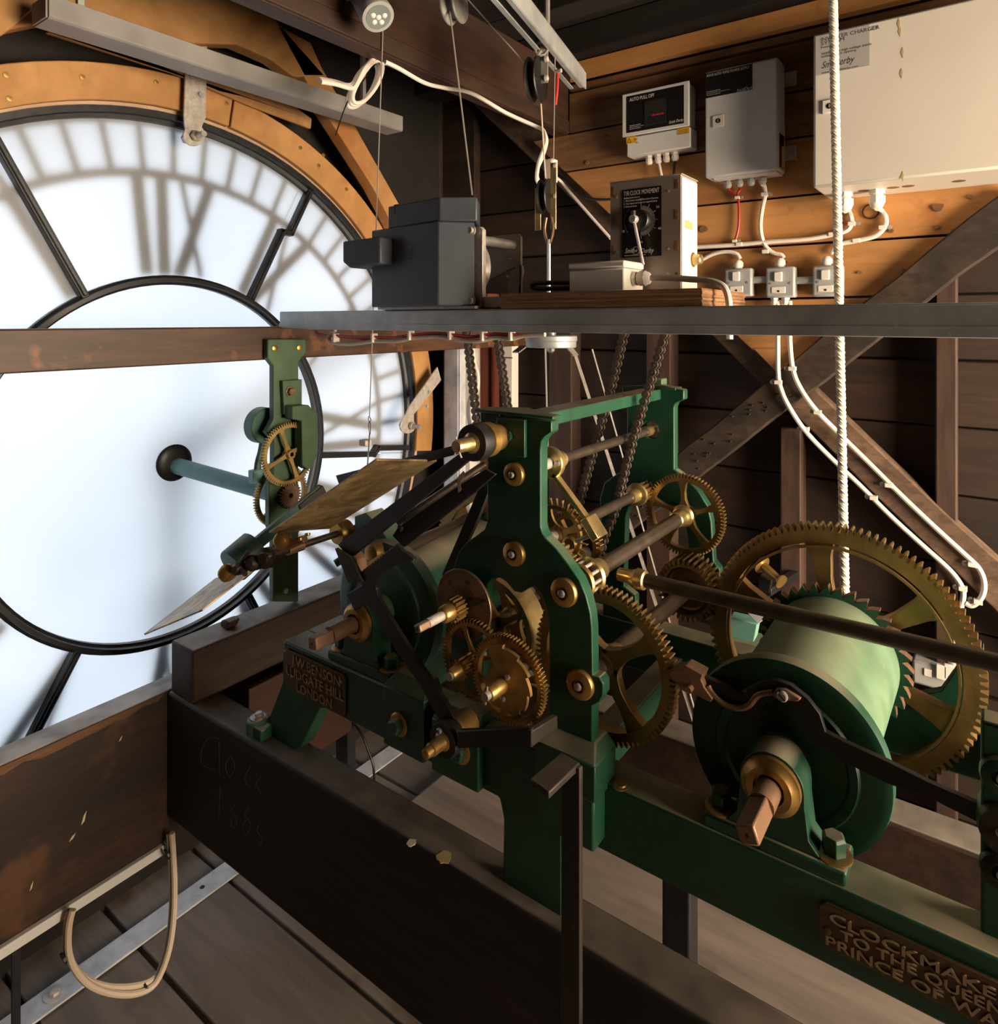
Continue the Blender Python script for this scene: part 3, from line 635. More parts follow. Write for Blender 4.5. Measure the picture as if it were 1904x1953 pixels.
pl2 = [(A[0], A[1]-.006), (A[0]+.007, A[1]), (xe, A[1]), (xe, D[1]), (A[0]+.012, D[1]), (A[0], D[1]+.010)]
def fr2(u, w): return ((xu(u) - A[0])/T_, (xu(u) - A[0] + w)/T_)
np2 = nameplate(pl2, [('CLOCKMAKER', *fr2(1583, w1_)), ('TO THE QUEEN & THE', *fr2(1603, w2_)), ('PRINCE OF WALES', *fr2(1576, w3_))], A[0], xe, A[1] - .005, D[1] + .004)
p = qq(1578, 1775, Yp - .004); MB().lathe((p.x, Yp - .004, p.z), (0,-1,0), [(0, .004), (.0014, .004), (.002, .002)], 10).build('rivet', 'cast_plate', np2)
# frame column at the right-hand edge
ex = -.008
MB().box(ex, ex + .12, .80, .83, -.675, -.385).build('right_plate', 'green', fr_, .003)
for v, r in ((1490, .018), (1590, .02), (1672, .018)):
    p = qq(1912, v, .79); boss(p.x, p.z, .80, r, fr_, mat='green' if v == 1490 else 'iron')
MB().prism([(-.13, RZ), (ex, RZ), (ex, -.47), (-.035, -.50), (-.06, -.55)], YF, 1.20, 1.218).build('gusset', 'green', fr_, .002)
# ================================================================ WHEELS, BARRELS, ARBORS
def wheel(parent, x, z, y0, y1, R, n, th, rim, nsp, hubr, mat='bronze', ph=0, sw=(.03,.012,.026), kind='cog', name='toothed_wheel', inset=.002, fr=YF, hub=.006):
    w = MB().gear(x, z, R, n, th, R - th - rim, fr, y0, y1, ph, kind).build(name, mat, parent, 0, 30)
    for k in range(nsp):
        MB().spoke(x, z, ph + .3 + 2*math.pi*k/nsp, hubr*.7, R - th - rim + .002, sw[0], sw[1], sw[2], fr, y0 + inset, y1 - inset).build('spoke', mat, w, .0006)
    c = fr.p(x, z, 0); ax = fr.w
    MB().lathe(c, ax, [(y0 - hub, hubr*.75), (y0 - hub*.4, hubr), (y1 + hub*.4, hubr), (y1 + hub, hubr*.75)], 24).build('hub', mat, w)
    return w
def arbor(parent, x, z, ya, yb, r, mat='shaft', name='arbor'): return MB().cyl((x, ya, z), (x, yb, z), r, n=20).build(name, mat, parent)
def collar(parent, x, z, prof, mat='brass_pale', name='collar', ax=(0,1,0)): return MB().lathe((x, 0, z), ax, prof, 24).build(name, mat, parent)
def square_end(parent, x, z, ya, yb, w, mat='copper', rot=0):
    c, s_ = math.cos(rot), math.sin(rot); pts = [(-w/2,-w/2), (w/2,-w/2), (w/2,w/2), (-w/2,w/2)]; pts = [(x + a*c - b*s_, z + a*s_ + b*c) for a, b in pts]
    o = MB().prism(pts, YF, ya, yb).build('winding_square', mat, parent, .002)
    MB().lathe((x, ya, z), (0,-1,0), [(-.001, .002), (.0004, .002)], 10).build('centre_hole', 'ink_black', o); return o
# --- going barrel (right)
gb = root('winding_barrel', (AX, .98, RZ), 'pale green rope barrel with ratchet and large bronze great wheel, at right', 'winding barrel')
MB().lathe((AX, 0, AZ), (0,1,0), [(.838, .03), (.838, .103), (.841, .111), (.852, .1125), (.860, .111), (.863, .100), (.863, .03)], 72).build('front_flange', 'green', gb)
MB().lathe((AX, 0, AZ), (0,1,0), [(.8345, .070), (.8345, .078), (.8385, .081), (.8385, .066)], 64, True).build('flange_bead', 'green', gb)
MB().lathe((AX, 0, AZ), (0,1,0), [(.863, .086), (1.132, .090)], 72).build('drum', 'green_light', gb)
rt_ = MB().gear(AX, AZ, .1065, 36, .0125, .03, YF, 1.132, 1.148, .1, 'ratchet').build('ratchet_wheel', 'green', gb, 0, 25)
teeth = MB()
for i in range(36):
    a = 2*math.pi*i/36 + .1; st = 2*math.pi/36; P = [(a-.45*st, .0945), (a-.30*st, .1066), (a-.24*st, .1066), (a+.2*st, .1001), (a+.5*st, .0946)]
    for (t0, r0), (t1, r1) in zip(P, P[1:]):
        teeth.add([(AX + (r+d)*math.cos(t), y, AZ + (r+d)*math.sin(t)) for (t, r) in ((t0, r0), (t1, r1)) for y in (1.1325, 1.1475) for d in (.0003,)], [(0,1,3,2)])
teeth.build('worn_tooth_edges', 'copper', rt_, 0, 0)
gw = wheel(gb, AX, AZ, 1.152, 1.178, .194, 110, .0095, .019, 6, .03, 'bronze', .363, (.05, .022, .045), name='great_wheel', inset=.004)
MB().annulus(AX, AZ, .163, .1595, YF, 1.146, 1.152, 72).build('rim_bead', 'bronze', gw)
MB().cyl((AX, .74, AZ), (AX, 1.26, AZ), .0135, n=20).build('arbor', 'copper', gb)
MB().lathe((AX, 0, AZ), (0,1,0), [(.800, .024), (.835, .027), (.8385, .03)], 28).build('boss', 'green_light', gb)
square_end(gb, AX, AZ, .690, .752, .0195, 'copper', .35)
# --- striking barrel (left)
sb = root('winding_barrel', (BX, .98, RZ), 'dark green barrel with square winding end behind the makers plate, at left', 'winding barrel')
MB().lathe((BX, 0, BZ), (0,1,0), [(.838, .03), (.838, .108), (.842, .116), (.858, .1175), (.866, .115), (.866, .03)], 72).build('front_flange', 'green_blue', sb)
MB().lathe((BX, 0, BZ), (0,1,0), [(.834, .080), (.834, .088), (.8385, .091), (.8385, .076)], 64, True).build('flange_bead', 'green_blue', sb)
MB().lathe((BX, 0, BZ), (0,1,0), [(.866, .088), (1.12, .090)], 72).build('drum', 'green', sb)
MB().gear(BX, BZ, .104, 36, .010, .03, YF, 1.122, 1.136, .1, 'ratchet').build('ratchet_wheel', 'green', sb, 0, 25)
wheel(sb, BX, BZ, 1.148, 1.170, .150, 90, .009, .018, 6, .03, 'bronze', .02, (.04, .02, .035), name='great_wheel')
MB().cyl((BX, .72, BZ), (BX, 1.26, BZ), .0135, n=20).build('arbor', 'copper', sb)
MB().lathe((BX, 0, BZ), (0,1,0), [(.80, .024), (.838, .028)], 28).build('boss', 'green_light', sb)
square_end(sb, BX, BZ, .685, .742, .020, 'copper', .15)
# --- centre arbor
cx_, cz_ = BOS['ctr']
ca = root('centre_arbor', (cx_, .98, cz_), 'thick arbor with four-spoke bronze wheel behind the front plate', 'arbor')
wheel(ca, cx_, cz_, .822, .840, .1045, 84, .0080, .0105, 4, .017, 'bronze', .30, (.040, .016, .030), name='centre_wheel')
arbor(ca, cx_, cz_, Y0, 1.24, .0125)
collar(ca, cx_, cz_, [(.786, .0125), (.792, .012), (.815, .011), (.818, .017), (.822, .017)], 'shaft')
collar(ca, cx_, cz_, [(.840, .019), (.856, .017), (.866, .014), (.872, .0126)], 'brass_pale')
w5 = MB().gear(cx_, cz_, .0530, 34, .0095, .0405, YF, 1.135, 1.185, 0, 'cog').build('helical_pinion', 'bronze', ca, 0, 30)
MB().lathe((cx_, 0, cz_), (0,1,0), [(1.150, .0405), (1.146, .036), (1.160, .026), (1.163, .018), (1.140, .015), (1.140, .0125)], 32).build('dished_web', 'bronze', w5)
# --- second arbor with six-spoke wheel
sx_, sz_ = BOS['w4']
sa = root('second_arbor', (sx_, .98, sz_), 'slender arbor carrying a five-spoke bronze wheel near the rear plate', 'arbor')
wheel(sa, -.449, -.352, 1.186, 1.199, .0738, 72, .0065, .0065, 5, .014, 'bronze', .067, (.026, .0085, .020), name='third_wheel')
arbor(sa, -.449, -.352, Y0, 1.24, .0115)
collar(sa, -.449, -.352, [(1.148, .0118), (1.150, .0135), (1.172, .0145), (1.174, .017), (1.180, .017), (1.184, .020)], 'brass_pale')
lp_ = root('x', (0,0,0)) if False else None
lt = MB().lathe((-.449, 0, -.352), (0,1,0), [(.795, .012), (.795, .0245), (.799, .026), (.803, .0245), (.805, .022), (.805, .012)], 32).build('lantern_cheek', 'brass', sa)
MB().lathe((-.449, 0, -.352), (0,1,0), [(.825, .012), (.825, .024), (.829, .0265), (.833, .022), (.836, .018), (.862, .015), (.866, .012)], 32).build('lantern_cheek', 'brass_pale', sa)
for k in range(10):
    a = 2*math.pi*k/10; MB().cyl((-.449 + .020*math.cos(a), .803, -.352 + .020*math.sin(a)), (-.449 + .020*math.cos(a), .827, -.352 + .020*math.sin(a)), .0024, n=8).build('pinion_pin', 'polished', lt)
# --- escape arbor
ex_, ez_ = -.526, -.3195
ea = root('escape_arbor', (ex_, .98, ez_), 'arbor with escape wheel of pointed teeth seen right of front plate', 'arbor')
wheel(ea, ex_, ez_, .868, .874, .053, 30, .010, .0055, 4, .012, 'bronze', .1, (.022, .009, .016), 'escape', 'escape_wheel', .0005, hub=.004)
arbor(ea, ex_, ez_, Y0, .868, .0085, 'polished'); arbor(ea, ex_, ez_, .93, 1.24, .0085)
wheel(ea, ex_ + .006, ez_ - .022, .905, .916, .050, 44, .007, .006, 4, .012, 'bronze', .4, (.02, .009, .016), 'cog', 'maintaining_wheel', .001)
MB().gear(ex_ + .018, ez_ - .030, .024, 16, .006, .008, YF, .84, .862, 0, 'cog').build('pinion', 'brass_pale', ea, 0, 30)
for dz in (.012, -.014): MB().lathe((ex_ + .004, .867, ez_ + dz), (0,-1,0), [(0, .004), (.002, .004), (.003, .0025)], 10).build('screw', 'brass', ea)
collar(ea, ex_, ez_, [(1.125, .0086), (1.127, .0115), (1.150, .0125), (1.152, .020), (1.158, .021), (1.162, .018), (1.164, .0105)], 'brass_pale')
pn = MB().gear(ex_, ez_, .0175, 12, .004, .008, YF, 1.164, 1.20, 0, 'cog').build('pinion', 'brass', ea, 0, 30)
# --- pallet arbor with anchor
px_, pz_ = -.528, -.2105
pa = root('pallet_arbor', (px_, .98, pz_), 'upper arbor with brass pallet anchor below the top bar', 'arbor')
arbor(pa, px_, pz_, Y0, .86, .0085, 'polished'); arbor(pa, px_, pz_, .86, 1.262, .0078)
collar(pa, px_, pz_, [(1.195, .0079), (1.196, .0098), (1.225, .0098), (1.226, .006)], 'brass_pale')
an = MB().lathe((px_, 0, pz_), (0,1,0), [(.852, .009), (.852, .022), (.854, .0235), (.861, .0235), (.866, .018), (.880, .0125), (.888, .0125), (.888, .008)], 28).build('anchor_boss', 'brass_pale', pa)
for k in range(3):
    a = 2.2 + k*2.094; MB().lathe((px_ + .0155*math.cos(a), .852, pz_ + .0155*math.sin(a)), (0,-1,0), [(0, .0042), (.0012, .0042), (.002, .003)], 12).build('screw', 'polished', an)
for s_ in (1, -1):
    e0 = V((px_ + s_*.006, .858, pz_ - .016)); e1 = V((px_ + s_*.062, .858, pz_ - .074))
    MB().bar(e0, e1, .007, .012, (0,1,0), .007, .012).build('anchor_arm', 'brass_pale', pa, .001)
    MB().bar(e1 + V((0, 0, .004)), e1 + V((s_*.020, 0, -.022)), .030, .012, (1,0,s_*1.0)).build('pallet_clamp', 'brass_pale', pa, .0012)
    MB().bar(e1 + V((s_*.012, .0, -.018)), e1 + V((-s_*.018, 0, -.034)), .010, .005, (0,0,1)).build('pallet', 'steel', pa, .0006)
MB().tube([(px_ - .01, .856, pz_ - .02), (px_ - .035, .856, pz_ - .05), (px_ - .06, .856, pz_ - .09)], .003, 6).build('anchor_stay', 'brass', pa)
# --- strike-train wheel seen through the arch
st_ = root('strike_wheel', (-.621, .86, -.471), 'broad-rimmed brass wheel seen through the arch of front plate', 'wheel')
MB().annulus(-.621, -.471, .078, .064, YF, .835, .870, 48).build('rim', 'brass_pale', st_)
MB().annulus(-.621, -.471, .0785, .0755, YF, .829, .835, 48).build('rim_lip', 'brass_pale', st_)
for k in range(4): MB().spoke(-.621, -.471, .5 + k*math.pi/2, .008, .066, .022, .008, .02, YF, .846, .854).build('spoke', 'brass', st_)
MB().cyl((-.621, .79, -.471), (-.621, 1.24, -.471), .010, n=16).build('arbor', 'shaft', st_)
wheel(st_, -.621, -.471, .885, .897, .086, 70, .007, .008, 4, .014, 'bronze', .2, (.03, .012, .02), name='strike_gear')
# --- setting dial
tdx, tdz = [v * .752 for v in (-.8082, -.5375)]
td = root('setting_dial', (tdx, .752, tdz - .05), 'round engraved brown minute dial with small black hand', 'dial')
MB().lathe((tdx, 0, tdz), (0,1,0), [(.750, 0), (.750, .049), (.751, .0497), (.753, .0497), (.754, .049), (.754, 0)], 56).build('dial_plate', 'brown_bronze', td)
tk = MB()
for k in range(60):
    a = k*math.pi/30; e = V((math.cos(a), 0, math.sin(a))); l = .0035 if k % 5 else .009
    tk.bar(V((tdx, .7497, tdz)) + e*(.048 - l), V((tdx, .7497, tdz)) + e*.048, .0005, .0003, (0,1,0))
tk.build('minute_marks', 'ink_dark', td, 0, 0)
for k in range(12):
    a = math.radians(75 + 30*k); e = V((math.cos(a), 0, math.sin(a))); f = V((-e.z, 0, e.x)); s_ = str(60 if k == 0 else 5*k)
    text(s_, 'numeral', 'ink_dark', td, V((tdx, .7497, tdz)) + e*.032 , (e.z, 0, -e.x), e, .0085, .0001, 'CENTER') if k % 2 == 0 else None
for i, (s_, r_) in enumerate((('J.W.BENSON', .0245), ('LUDGATE HILL', .0185))):
    n = len(s_)
    for j, ch in enumerate(s_):
        if ch == ' ': continue
        a = math.radians(75) + (n/2 - j - .5)*.21*(.0245/r_)**.5; e = V((math.cos(a), 0, math.sin(a)))
        text(ch, 'letter', 'ink_dark', td, V((tdx, .7497, tdz)) + e*r_, (e.z, 0, -e.x), e, .0052, .0001, 'CENTER')
hd = MB().prism([(tdx, tdz - .003), (tdx + .030, tdz + .008), (tdx + .042, tdz + .0155), (tdx + .030, tdz + .0165), (tdx, tdz + .004)], YF, .744, .7455).build('hand', 'black', td)
MB().gear(tdx, tdz, .0165, 16, .004, .005, YF, .722, .742, .1, 'cog').build('pinion', 'brass', td, 0, 30)
MB().lathe((tdx, 0, tdz), (0,1,0), [(.705, .006), (.705, .0095), (.708, .0115), (.720, .012), (.722, .012)], 24).build('collar', 'brass', td)
MB().cyl((tdx, .675, tdz), (tdx, .705, tdz), .0065, n=16).build('arbor', 'polished', td); square_end(td, tdx, tdz, .655, .682, .0105, 'brown_bronze', .3)
# --- intermediate wheel and count (snail) wheel on studs
iw = root('intermediate_wheel', (-.583, .74, -.474), 'bronze wheel with small pinion hanging left of the snail wheel', 'wheel')
wheel(iw, -.583, -.474, .742, .750, .0565, 60, .005, .005, 4, .008, 'brass', .1, (.014, .006, .012), name='toothed_wheel')
MB().gear(-.583, -.474, .0145, 12, .004, .004, YF, .712, .738, .1, 'cog').build('pinion', 'brass', iw, 0, 30)
MB().cyl((-.583, .690, -.474), (-.583, .767, -.474), .0055, n=14).build('stud', 'steel', iw); MB().lathe((-.583, 0, -.474), (0,1,0), [(.694, .0065), (.700, .009), (.712, .009)], 16).build('collar', 'brass', iw)
sx, sz = -.513, -.472
sw_ = root('snail_wheel', (sx, .72, sz), 'brass stepped snail on a toothed wheel in front of arch', 'wheel')
wheel(sw_, sx, sz, .724, .733, .0585, 72, .005, .006, 4, .01, 'brass', .0, (.016, .006, .012), name='toothed_wheel')
pts = []; a_st = math.radians(118)
for k in range(12):
    r_ = .0490 - .0310*(k/11.0)**1.2; t0 = a_st - k*math.pi/6; 
    for j in range(5): t = t0 - j*math.pi/6/4; pts.append((sx + (r_+.0006*j)*math.cos(t), sz + (r_+.0006*j)*math.sin(t)))
MB().prism(pts, YF, .712, .7175).build('snail', 'brass', sw_, .0004)
MB().lathe((sx, 0, sz), (0,1,0), [(.684, .005), (.684, .008), (.687, .0095), (.712, .0105), (.724, .0105)], 24).build('pipe', 'brass', sw_)
MB().cyl((sx, .676, sz), (sx, .767, sz), .0058, n=14).build('stud', 'steel', sw_); MB().cyl((sx - .002, .681, sz - .012), (sx + .001, .681, sz + .012), .0009, n=6).build('split_pin', 'steel', sw_)
for a in (.9, -1.4): MB().lathe((sx + .017*math.cos(a), .712, sz + .017*math.sin(a)), (0,-1,0), [(0, .0036), (.002, .0036), (.003, .002)], 10).build('screw', 'steel', sw_)
# --- fly
fx, fz = -.997, -.402
fy = root('fly', (fx, .75, fz), 'two-bladed brass air-brake fly with hammered vanes', 'fly')
def vane(P, name, t=.0016):
    P = [V(p) for p in P]; n = (P[1]-P[0]).cross(P[3]-P[0]).normalized()*t
    return MB().hexa([p - n for p in P] + [p + n for p in P]).build(name, 'flybrass', fy, .0005)
vane([(-.989,.70,-.3586), (-.7306,.70,-.204), (-.7183,.82,-.2242), (-.977,.82,-.379)], 'vane')
vane([(-1.289,.64,-.591), (-1.312,.80,-.54), (-1.0525,.725,-.4356), (-1.057,.62,-.480)], 'vane')
MB().cyl((fx, .70, fz), (fx, .90, fz), .0062, n=14).build('fly_arbor', 'shaft', fy)
MB().cyl((fx, .742, fz), (fx, .775, fz), .0095, n=14).build('collar', 'copper', fy)
MB().lathe((fx, 0, fz), (0,1,0), [(.852, .010), (.852, .019), (.858, .0225), (.875, .0235), (.880, .021)], 24).build('bearing_bush', 'brass', fy)
arm = MB().bar((fx + .05, .742, fz + .03), (fx - .075, .690, fz - .035), .012, .016, (0,1,0)).build('fly_arm', 'copper', fy, .002)
for k, (dx, dz, r) in enumerate(((-.01, -.006, .018), (-.03, -.015, .014), (-.055, -.027, .011))):
    MB().lathe((fx + dx, .71 - .012*k, fz + dz), (.35, -1, .2), [(-.012, r*.8), (-.010, r), (.008, r), (.012, r*.6), (.016, r*.5)], 12).build('spring_clutch', 'iron', fy)
for dx, y, dz in ((-.078, .675, -.037), (.022, .715, .028)):
    o = MB().lathe((fx + dx, y, fz + dz), (.35, -1, .25), [(-.012, .013), (-.004, .015), (.002, .015), (.004, .011), (.010, .0105), (.012, .007), (.012, .004)], 16).build('hinge_nut', 'brass', fy)
MB().tube([(fx - .035, .69, fz + .005), (fx - .05, .682, fz - .022), (fx - .028, .68, fz - .030)], .004, 8, 4).build('spring_end', 'iron', fy)
for dx, dz in ((.055, .045), (.075, .058)): MB().lathe((fx + dx, .727, fz + dz*.95 - .008), (.4, -.2, -.9), [(0, .005), (.004, .004)], 10).build('rivet', 'brass', fy)
# curved green cock carrying the fly bearing
ck = qY(.862, (676,985),(697,978),(722,1004),(757,1056),(764,1085),(740,1110),(722,1090),(700,1055),(676,1020))
fc = MB().prism(ck, YF, .862, .905).build('fly_cock', 'green_blue', None, .002); tag(fc, 'curved green cock bracket behind the fly bearing', 'bracket')
# ================================================================ LEVERS AND LINKAGES
def lev(name, pts, Y, t, mat, label, cat='lever', bev=.0012, parent=None):
    o = MB().prism(qY(Y, *pts), YF, Y, Y + t).build(name, mat, parent, bev)
    return tag(o, label, cat) if label else o
# fork lever on the upper stud
fl_ = root('fork_lever', tuple(qq(905, 850, .715)), 'black twin-bar lever hanging from brass stud, cracked paint', 'lever')
lev('upper_bar', [(905,843),(915,862),(668,1066),(645,1040),(650,1034)], .716, .006, 'black', None, parent=fl_)
lev('lower_bar', [(925,895),(945,905),(905,940),(770,1044),(748,1022),(760,1004),(880,922)], .742, .006, 'black', None, parent=fl_)
lev('back_bar', [(640,907),(880,846),(890,862),(722,905),(650,935)], .80, .006, 'black', None, parent=fl_)
lev('end_plate', [(638,1046),(664,1062),(668,1066),(692,1110),(663,1112)], .708, .008, 'iron', None, parent=fl_)
lev('hook', [(660,1050),(672,1058),(680,1068),(684,1095),(674,1092)], .716, .02, 'copper', None, parent=fl_)
p = qq(930, 838, .735)
MB().lathe((p.x, 0, p.z), (0,1,0), [(.700, .010), (.700, .024), (.706, .025), (.718, .025), (.722, .021)], 32).build('hub_disc', 'black', fl_)
MB().lathe((p.x, 0, p.z), (0,1,0), [(.722, .018), (.724, .0235), (.738, .0235), (.740, .02), (.767, .018)], 32).build('hub_ring', 'brass', fl_)
MB().lathe((p.x, 0, p.z), (0,1,0), [(.668, .004), (.668, .0075), (.671, .009), (.697, .0095), (.700, .014)], 20).build('stud', 'brass_pale', fl_)
MB().tube([(p.x - .003, .672, p.z + .012), (p.x, .671, p.z), (p.x - .004, .670, p.z - .013)], .0011, 6).build('split_pin', 'polished', fl_); MB().tube([(p.x - .001, .671, p.z), (p.x + .006, .672, p.z - .014)], .0011, 6).build('split_pin', 'polished', fl_)
lev('scuff', [(872,911),(884,898),(888,903),(878,922),(880,935),(874,940)], .7415, .0003, 'dust_white', None, parent=fl_, bev=0)
slot_screw(765, 1007, .742, .005, 'iron', fl_, 'rivet')
# steep black band behind the front plate
lev('strap_lever', [(931,888),(931,940),(905,1005),(868,1085),(846,1112),(843,1095),(858,1060),(890,985)], .800, .008, 'black', 'steep black iron strap passing behind the green front plate')
lev('grey_strap', [(880,1042),(893,1030),(862,1080),(846,1110),(842,1128),(836,1125),(842,1090)], .815, .004, 'steel', 'thin grey steel strip beside the black strap')
# L-shaped rack lever
serr = []
for i in range(15):
    t = i/14; x = 681 + t*(754-681); y = 1098 + t*(1041-1098); serr += [(x, y), (x + 1.2, y - 4)]
rack = serr + [(760,1043),(768,1052),(778,1057),(787,1065),(789,1069),(772,1072),(741,1085),(727,1095),(718,1108),(716,1122),(722,1142),(738,1170),(757,1201),(790,1253),(825,1305),(856,1352),(874,1384),(852,1398),(835,1370),(800,1306),(762,1252),(730,1200),(706,1160),(696,1153),(686,1158),(676,1166),(669,1150),(659,1134),(690,1117)]
rl = root('rack_lever', tuple(qq(862, 1392, .72)), 'black L-shaped rack lever with fine serrated top edge', 'lever')
lev('rack_arm', rack, .712, .008, 'black', None, parent=rl)
p = qq(853, 1407, .70)
MB().lathe((p.x, 0, p.z), (0,1,0), [(.690, .012), (.690, .0225), (.694, .024), (.704, .024), (.706, .02), (.712, .02)], 32).build('hub_disc', 'black', rl)
MB().lathe((p.x, 0, p.z), (0,1,0), [(.712, .0215), (.7165, .0225), (.722, .0215), (.748, .018)], 28).build('hub_ring', 'brass', rl)
MB().lathe((p.x, 0, p.z), (0,1,0), [(.655, .0045), (.656, .0065), (.666, .007), (.667, .009), (.688, .0095), (.690, .013)], 20).build('stud', 'brass', rl)
slot_screw(839, 1393, .690, .004, 'steel', rl)
lev('foot_bar', [(872,1394),(1008,1388),(1014,1392),(1016,1424),(1000,1425),(872,1427)], .690, .008, 'black', None, parent=rl)
P0 = qq(1006, 1390, .690); P1 = qq(1015, 1425, .690)
MB().hexa([V(P0)+V((0,0,0)), V(P0)+V((.010,-.004,0)), V(P0)+V((.030,.05,0)), V(P0)+V((.022,.055,0))] and [V((P0.x,.688,P1.z)), V((P0.x+.007,.688,P1.z)), V((P0.x+.016,.735,P1.z+.004)), V((P0.x+.008,.735,P1.z+.004)), V((P0.x,.688,P0.z)), V((P0.x+.007,.688,P0.z)), V((P0.x+.016,.735,P0.z)), V((P0.x+.008,.735,P0.z))]).build('foot_end', 'iron', rl, .001)
# copper spring barrel at the rack
sp = root('rack_spring', tuple(qq(690, 1085, .73)), 'small coiled copper spring rod above rack lever', 'spring')
a_, b_ = qq(684, 1092, .725), qq(745, 1058, .79)
MB().cyl(a_, b_, .0075, n=14).build('rod', 'copper', sp)
hel = [a_.lerp(b_, t/60) + V((0, math.cos(t*1.3)*.009, math.sin(t*1.3)*.009)) for t in range(4, 50)]
MB().tube(hel, .0012, 5).build('coil', 'brass', sp); o = MB().lathe(a_, (a_-b_), [(-.004, .010), (.004, .010), (.006, .006)], 16).build('end_cap', 'brass', sp)
bp = qq(722, 1052, .84); MB().lathe(bp, (0,1,0), [(-.02, .010), (-.018, .016), (.0, .018), (.02, .018)], 20).build('bush', 'brass', sp)
# long square-section rods running back
def yrod(name, p0, Ya, p1, Yb, r, mat, label, n=12):
    o = MB().cyl(qq(*p0, Ya), qq(*p1, Yb), r, n=n).build(name, mat, None); return tag(o, label, 'rod')
yrod('lifting_rod', (757, 1052), .85, (905, 985), 1.16, .011, 'shaft', 'dark rod running back from the rack lever')
yrod('lifting_rod', (640, 1075), 1.02, (925, 885), 1.30, .009, 'shaft', 'thin dark rod crossing behind the black bars')
# front stop bracket of flat bar
sbk = root('stop_bracket', tuple(V(q(1088, 1955, 'Y', .66))), 'tall rusty black flat-bar stop standing in front of beam', 'bracket')
x0 = qq(1070, 1500, .66).x; x1 = qq(1106, 1500, .66).x; zt2 = -.497
MB().box(x0, x1, .66, .668, -1.415, zt2).build('upright', 'iron', sbk, .0015)
PT = [V(q(u, v, 'Z', zt2)) for u, v in ((1010,1487),(1047,1513),(1107,1456),(1071,1436))]
MB().hexa([p + V((0,0,-.007)) for p in PT] + [p + V((0,0,.001)) for p in PT]).build('top_plate', 'iron', sbk, .0015)
sbk.location.z = -1.42 + EZ if False else sbk.location.z
# long black warning lever with pawl at right
wlv = root('warning_lever', tuple(qq(1880, 1560, .835)), 'long black lever curving over the barrel flange, with copper pawl', 'lever')
z2 = lambda L: [(x/3.152 + 1300, y/3.152 + 1200) for x, y in L]
lp2 = z2([(130,285),(250,335),(370,400),(400,355),(480,312),(560,305),(660,340),(760,420),(830,510),(865,620),(1000,690),(1240,800),(1500,930),(1900,1105),(2050,1175),(2050,1290),(1900,1220),(1500,1020),(1240,930),(1000,810),(860,720),(745,680),(745,620),(720,540),(680,470),(620,430),(540,430),(490,460),(465,510),(460,545),(400,520),(330,480),(200,400),(120,345)])
lev('lever_bar', lp2, .8225, .008, 'black', None, parent=wlv)
z3 = lambda L: [(x/3.808 + 1000, y/3.808 + 1150) for x, y in L]
lev('pawl', z3([(1045,510),(1060,490),(1090,475),(1130,480),(1170,455),(1300,525),(1285,560),(1310,620),(1370,700),(1350,725),(1240,670),(1150,640),(1105,590),(1060,550)]), .812, .022, 'copper', None, parent=wlv)
p = qq(1318, 1311, .812); MB().cyl((p.x, .803, p.z), (p.x, .836, p.z), .004, n=10).build('pawl_pin', 'copper', wlv)
MB().tube([qq(u, v, .819) for u, v in z3([(1335,600),(1365,655),(1440,725),(1550,765),(1630,745),(1700,670),(1810,648)])], .0035, 8, 6).build('spring', 'copper', wlv)
lev('spring_clip', z2([(545,390),(570,360),(625,365),(718,422),(700,436),(600,425),(555,410)]), .816, .006, 'copper', None, parent=wlv)
slot_screw(1493, 1327, .816, .0062, 'polished', wlv)
p = qq(1896, 1560, .81); MB().lathe((p.x + .01, 0, p.z), (0,1,0), [(.79, .01), (.79, .022), (.80, .024), (.83, .024), (.835, .02)], 24).build('pivot_boss', 'iron', wlv)
# dark rod from the arbor to the right
rod = root('leading_off_rod', (-.40, .885, -.363), 'dark round rod running right across the pale green drum', 'rod')
MB().cyl((-.402, .888, -.364), (.42, .862, -.349), .0098, n=20).build('rod', 'shaft', rod)
MB().lathe((-.402, .888, -.364), (-1, .03, 0), [(-.012, .0105), (-.010, .0135), (.002, .0145), (.004, .0125), (.012, .010), (.030, .009)], 24).build('collar', 'brass_pale', rod)
# ================================================================ MOTION WORK BRACKET AT THE DIAL
MX = -1.325
mw = root('motion_bracket', tuple(V(q(545, 1150, 'X', MX))), 'green iron bracket screwed to the timber rail, holding dial gearing', 'bracket')
def mx(pts, x0, x1, name, mat, bev=.0015, parent=mw, at=MX): return MB().prism(qX(at, *pts), XF, x0, x1).build(name, mat, parent, bev)
mx([(511,647),(585,647),(585,672),(570,690),(570,1148),(522,1148),(522,1025),(514,1005),(514,920),(523,905),(523,840),(508,825),(522,800),(522,698),(511,684)], MX - .018, MX, 'bracket_plate', 'green_olive', .003)
mx([(533,726),(570,723),(570,790),(536,790)], MX, MX + .012, 'clamp_plate', 'green_olive')
mx([(537,772),(568,770),(583,785),(586,787),(586,860),(575,886),(568,892),(556,884),(555,800),(537,797)], MX + .012, MX + .040, 'front_cock', 'green_olive', .002)
for u, v in ((524, 664), (571, 663)):
    p = V(q(u, v, 'X', MX)); o = MB().lathe(p, (1,0,0), [(0, .0075), (.002, .0075), (.003, .005), (.0035, .002)], 14).build('screw', 'brass', mw)
p = V(q(553, 747, 'X', MX + .012)); MB().lathe(p, (1,0,0), [(0, .014), (.002, .014), (.002, .010), (.010, .009)], 6).build('bolt', 'brown_bronze', mw, .0006, 20)
